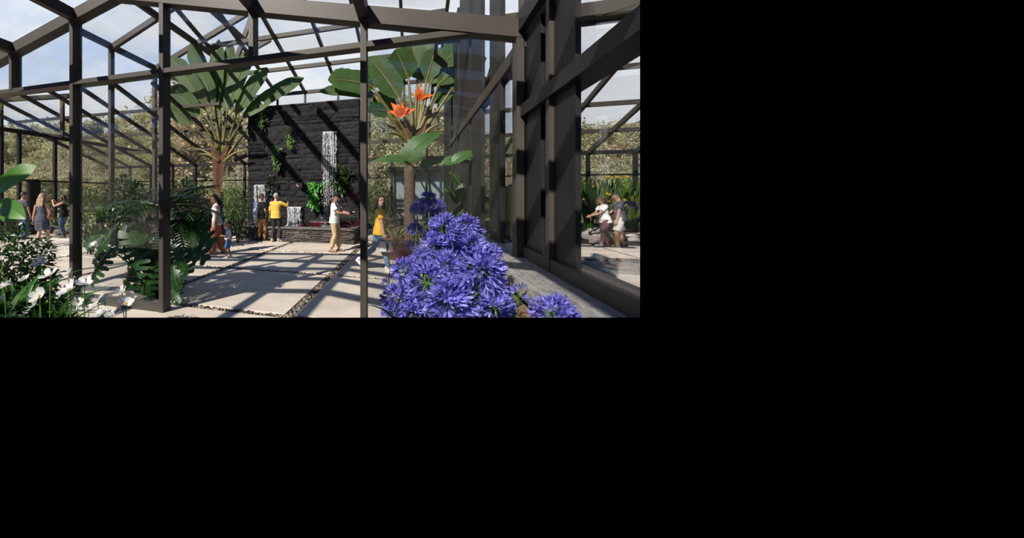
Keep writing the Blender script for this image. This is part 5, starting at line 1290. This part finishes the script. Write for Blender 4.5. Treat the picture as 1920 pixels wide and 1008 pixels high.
def make_tree(kind, seed):
    rnd = random.Random(seed); root = empty('tree_proto', (0, 0, 0), 0, False); tr_, lv = MB(), MB()
    H_ = 11.0
    def spray(c, r, n, s):
        for _ in range(n):
            d = V((rnd.gauss(0, 1), rnd.gauss(0, 1), rnd.gauss(0, .7))); d = d.normalized() * rnd.uniform(.35, 1) * r
            p = c + d; o = (d.normalized() + V((rnd.gauss(0, .6), rnd.gauss(0, .6), rnd.gauss(0, .4)))).normalized(); l = s * rnd.uniform(.6, 1.5)
            lv.blade([p, p + o * l * .5, p + o * l], l * .6, V((rnd.gauss(0, .5), rnd.gauss(0, .5), 1)).normalized(), .2, lambda t: (.3, 1, .1)[round(t * 2)])
    if kind == 'pine':
        root.name = 'pine_tree'; tr_.tube([(0, 0, 0), (.1, .05, H_ * .4), (.05, .1, H_ * .75), (0, 0, H_)], [.2, .16, .1, .02], 8)
        for i in range(44):
            f = .22 + .78 * (i / 44); z = H_ * f; a = i * 2.4 + rnd.uniform(-.5, .5); l = (1 - f) * 2.9 + .5; l *= rnd.uniform(.6, 1.1)
            e = V((math.cos(a) * l, math.sin(a) * l, z - .1 * l)); tr_.tube([(0, 0, z), e], [.04, .012], 4)
            for q in (.55, 1.0): spray(V((0, 0, z)).lerp(e, q) + V((0, 0, .05)), .34 + .32 * (1 - f), 26, .34)
    elif kind == 'round':
        root.name = 'broadleaf_tree'; tr_.tube([(0, 0, 0), (.1, 0, 3), (-.05, .1, 6), (0, 0, 9)], [.2, .15, .1, .04], 8)
        for i in range(34):
            a = rnd.random() * 6.28; z = rnd.uniform(2.6, 10.4); l = 2.9 * math.sin(math.pi * min(1, (z - 1.6) / 9.6)) ** .6 * rnd.uniform(.35, 1); e = V((math.cos(a) * l, math.sin(a) * l, z))
            tr_.tube([(0, 0, z * .72), e], [.05, .015], 4); spray(e, .95, 64, .36)
    else:
        root.name = 'bare_birch_tree'
        for s in range(3):
            x0, y0 = rnd.uniform(-.5, .5), rnd.uniform(-.5, .5); top = V((x0 + rnd.gauss(0, .7), y0, rnd.uniform(7, 10)))
            tr_.tube(bez((x0, y0, 0), (x0 + rnd.gauss(0, .3), y0, 4), top, 6), [.11, .1, .09, .08, .06, .04, .02], 7)
            for i in range(14):
                f = rnd.uniform(.35, .98); b_ = V((x0, y0, 0)).lerp(top, f); a = rnd.random() * 6.28; e = b_ + V((math.cos(a) * 1.1 * (1.2 - f), math.sin(a) * 1.1, rnd.uniform(.6, 1.5))); tr_.tube([b_, (b_ + e) / 2, e], [.03, .022, .008], 4)
                if i % 2: spray(e, .5, 12, .22)
    m_ = {'pine': ('forest', 'trunk'), 'round': ('forest', 'bark'), 'birch': ('forest3', 'bark')}[kind]
    lv.build('crown', m_[0], root); tr_.build('trunk', m_[1], root, True)
    return root
TP = [make_tree('pine', 1), make_tree('pine', 2), make_tree('round', 3), make_tree('round', 4), make_tree('birch', 5)]
p2 = make_tree('round', 8); p2.children[0].data.materials[0] = M['forest2']; TP.append(p2)
p3 = make_tree('round', 9); p3.children[0].data.materials[0] = M['forest3']; TP.append(p3)
lab = {0: ('tall olive pine in the forest behind the glasshouse', 'pines in the forest'), 1: ('tall olive pine in the forest behind the glasshouse', 'pines in the forest'), 2: ('olive round-crowned tree in the forest behind the glasshouse', 'round-crowned trees in the forest'), 3: ('olive round-crowned tree in the forest behind the glasshouse', 'round-crowned trees in the forest'),
       4: ('bare pale-trunked tree in front of the forest edge', 'bare pale-trunked trees'), 5: ('grey-green leafy tree in the forest behind the glasshouse', 'grey-green trees in the forest'), 6: ('russet autumn tree in the forest behind the glasshouse', 'russet trees in the forest')}
used = set()
def plant_tree(k, px, t, hpx_top, w=1.0):
    p = at(px, HY, t); z = height(p.x, p.y); top = EYE.z + (HY - hpx_top) / F * t; s = max(.25, (top - z) / 11.0)
    if k in used: o = dup(TP[k], (p.x, p.y, z - .1), random.random() * 6.28)
    else: o = TP[k]; used.add(k); o.location = (p.x, p.y, z - .1)
    o.scale = (s * w, s * w, s); tag(o, lab[k][0], 'tree', lab[k][1])
rnd = random.Random(5)
def skyline(px):
    pts_ = [(-80, 215), (0, 228), (60, 235), (120, 225), (200, 215), (262, 205), (300, 195), (330, 165), (350, 150), (375, 165), (420, 195), (465, 205), (690, 190), (720, 165), (760, 170), (800, 190), (845, 210), (880, 232), (920, 240), (950, 262), (985, 262), (1085, 226), (1140, 232), (1200, 222), (1260, 225)]
    for (a, b_), (c, d_) in zip(pts_[:-1], pts_[1:]):
        if a <= px <= c: return b_ + (d_ - b_) * (px - a) / (c - a)
    return 230
px = -70
while px < 1240:
    if not (478 < px < 655):
        sk = skyline(px)
        left_ = px < 700
        plant_tree(rnd.choice((0, 1, 2, 3, 2, 5) if left_ else (0, 2, 3, 6, 5)), px, rnd.uniform(38, 46), sk + rnd.uniform(-4, 14), 1.15)
        plant_tree(rnd.choice((0, 1, 2, 3, 3, 5) if left_ else (2, 3, 6, 5)), px + 9, rnd.uniform(31, 36), sk + rnd.uniform(25, 50), 1.2)
        plant_tree(rnd.choice((2, 3, 3, 5, 6, 2)), px + 4, rnd.uniform(26, 30), sk + rnd.uniform(62, 95), 1.2)
        if rnd.random() < .55: plant_tree(4, px + rnd.uniform(0, 18), rnd.uniform(23.5, 25.5), rnd.uniform(255, 300), 1.0)
        if rnd.random() < .8: plant_tree(rnd.choice((2, 3, 5)), px + rnd.uniform(-8, 8), rnd.uniform(22, 25), rnd.uniform(325, 345), 1.6)
    px += 21 if px < 480 or px > 655 else 21
# ------------------------------------------------------------------ light
sun = bpy.data.lights.new('sun', 'SUN'); sun.energy = 6.2; sun.angle = R(.55); sun.color = (1, .93, .82)
so = bpy.data.objects.new('sun', sun); COL.objects.link(so)
SUN = V((.594, 1.1, -1.0))
so.rotation_euler = SUN.to_track_quat('-Z', 'Y').to_euler(); so.location = (-4, -8, 12)

w = bpy.data.worlds.new('sky'); scene.world = w; w.use_nodes = True
nt = w.node_tree; N = nt.nodes; L = nt.links; N.clear()
out = N.new('ShaderNodeOutputWorld'); bg = N.new('ShaderNodeBackground'); tc = N.new('ShaderNodeTexCoord')
sx = N.new('ShaderNodeSeparateXYZ'); L.new(tc.outputs['Generated'], sx.inputs[0])
def math_(op, a=None, b=None, clamp=False):
    n = N.new('ShaderNodeMath'); n.operation = op; n.use_clamp = clamp
    for i, v in enumerate((a, b)):
        if v is None: continue
        if isinstance(v, (int, float)): n.inputs[i].default_value = v
        else: L.new(v, n.inputs[i])
    return n.outputs[0]
el = math_('MAXIMUM', sx.outputs[2], 0.0)
dv = math_('ADD', el, .28)
cx_, cy_ = math_('DIVIDE', sx.outputs[0], dv), math_('DIVIDE', sx.outputs[1], dv)
cb = N.new('ShaderNodeCombineXYZ'); L.new(cx_, cb.inputs[0]); L.new(cy_, cb.inputs[1]); L.new(el, cb.inputs[2])
nz = N.new('ShaderNodeTexNoise'); nz.inputs['Scale'].default_value = 1.5; nz.inputs['Detail'].default_value = 9; nz.inputs['Roughness'].default_value = .58
L.new(cb.outputs[0], nz.inputs['Vector'])
rp = N.new('ShaderNodeValToRGB'); E_ = rp.color_ramp.elements
E_[0].position = .36; E_[0].color = (.50, .68, .96, 1); E_[1].position = .56; E_[1].color = (.93, .95, .985, 1)
e2 = rp.color_ramp.elements.new(.75); e2.color = (.80, .83, .89, 1)
L.new(nz.outputs['Fac'], rp.inputs[0])
# high cloud sits over the valley ahead; the rest of the dome is clear deep blue
fwd_ = math_('ADD', math_('MULTIPLY', sx.outputs[0], -.2785), math_('MULTIPLY', sx.outputs[1], .9604))
cl = math_('MULTIPLY', math_('ADD', math_('MULTIPLY', fwd_, 2.2), -.1, True), math_('SUBTRACT', 2.6, math_('MULTIPLY', el, 3.4), True), True)
hzr = N.new('ShaderNodeMixRGB'); hzr.inputs[2].default_value = (.93, .95, .98, 1)
L.new(math_('SUBTRACT', 1.0, math_('MULTIPLY', el, 3.2), True), hzr.inputs[0]); L.new(rp.outputs[0], hzr.inputs[1])
# the sky is built above the horizon only, and no further round than the photograph records it
# (an eighth of the dome, to the right of the last glazing bay, is left empty like the ground below)
ed = ray(1200, HY); nx_, ny_ = ed.y, -ed.x; ln = math.hypot(nx_, ny_)
side_ = math_('ADD', math_('MULTIPLY', sx.outputs[0], nx_ / ln), math_('MULTIPLY', sx.outputs[1], ny_ / ln))
front = math_('ADD', math_('MULTIPLY', sx.outputs[0], -.2785), math_('MULTIPLY', sx.outputs[1], .9604))
empty_ = math_('MULTIPLY', math_('GREATER_THAN', side_, 0.0), math_('GREATER_THAN', front, 0.0))
msk = math_('MULTIPLY', math_('GREATER_THAN', sx.outputs[2], 0.0), math_('SUBTRACT', 1.0, empty_))
st_ = math_('MULTIPLY', msk, .98)
blu = N.new('ShaderNodeMixRGB'); blu.inputs[1].default_value = (.085, .16, .35, 1)
L.new(cl, blu.inputs[0]); L.new(hzr.outputs[0], blu.inputs[2]); L.new(blu.outputs[0], bg.inputs[0]); L.new(st_, bg.inputs[1]); L.new(bg.outputs[0], out.inputs[0])

scene.view_settings.view_transform = 'Standard'; scene.view_settings.look = 'None'
scene.view_settings.exposure = 0.0; scene.view_settings.gamma = 1.0; scene.view_settings.use_curve_mapping = False
scene.cycles.transparent_max_bounces = 48; scene.cycles.max_bounces = 8; scene.cycles.diffuse_bounces = 3; scene.cycles.glossy_bounces = 4

# ------------------------------------------------------------------ nothing is modelled past the right and lower limits of the photograph
def trim(co, no):
    bpy.context.view_layer.update()
    no = V(no).normalized()
    for o in list(scene.objects):
        if o.type != 'MESH' or not len(o.data.vertices): continue
        if (o.parent and o.parent.name == 'ceiling') or o.name in ('added_hill', 'terrain_rear'): continue
        mw = o.matrix_world
        d = [(mw @ V(c) - co).dot(no) for c in o.bound_box]
        if max(d) <= 0: continue
        if min(d) >= 0:
            kids = list(o.children)
            if not kids: bpy.data.objects.remove(o); continue
        bm = bmesh.new(); bm.from_mesh(o.data); bm.transform(mw)
        res = bmesh.ops.bisect_plane(bm, geom=bm.verts[:] + bm.edges[:] + bm.faces[:], plane_co=co, plane_no=no, clear_outer=True)
        if len(o.data.vertices) < 4000:
            ce = [e for e in res['geom_cut'] if isinstance(e, bmesh.types.BMEdge)]
            try: bmesh.ops.holes_fill(bm, edges=ce, sides=0)
            except Exception: pass
        bm.transform(mw.inverted())
        if o.data.users > 1: o.data = o.data.copy()
        bm.to_mesh(o.data); bm.free()
        if not len(o.data.polygons) and not o.children: bpy.data.objects.remove(o)
    again = True
    while again:
        again = False
        for o in list(scene.objects):
            if o.type == 'EMPTY' and not o.children: bpy.data.objects.remove(o); again = True
rx = ray(1200, HY)
trim(EYE, (rx.y, -rx.x, 0))
rb = ray(600, 595); rt_ = V((.9604, .2785, 0))
nb_ = rt_.cross(rb); nb_ = nb_ if nb_.z < 0 else -nb_
trim(EYE, nb_)
for o in scene.objects:
    if '_world' in o: del o['_world']
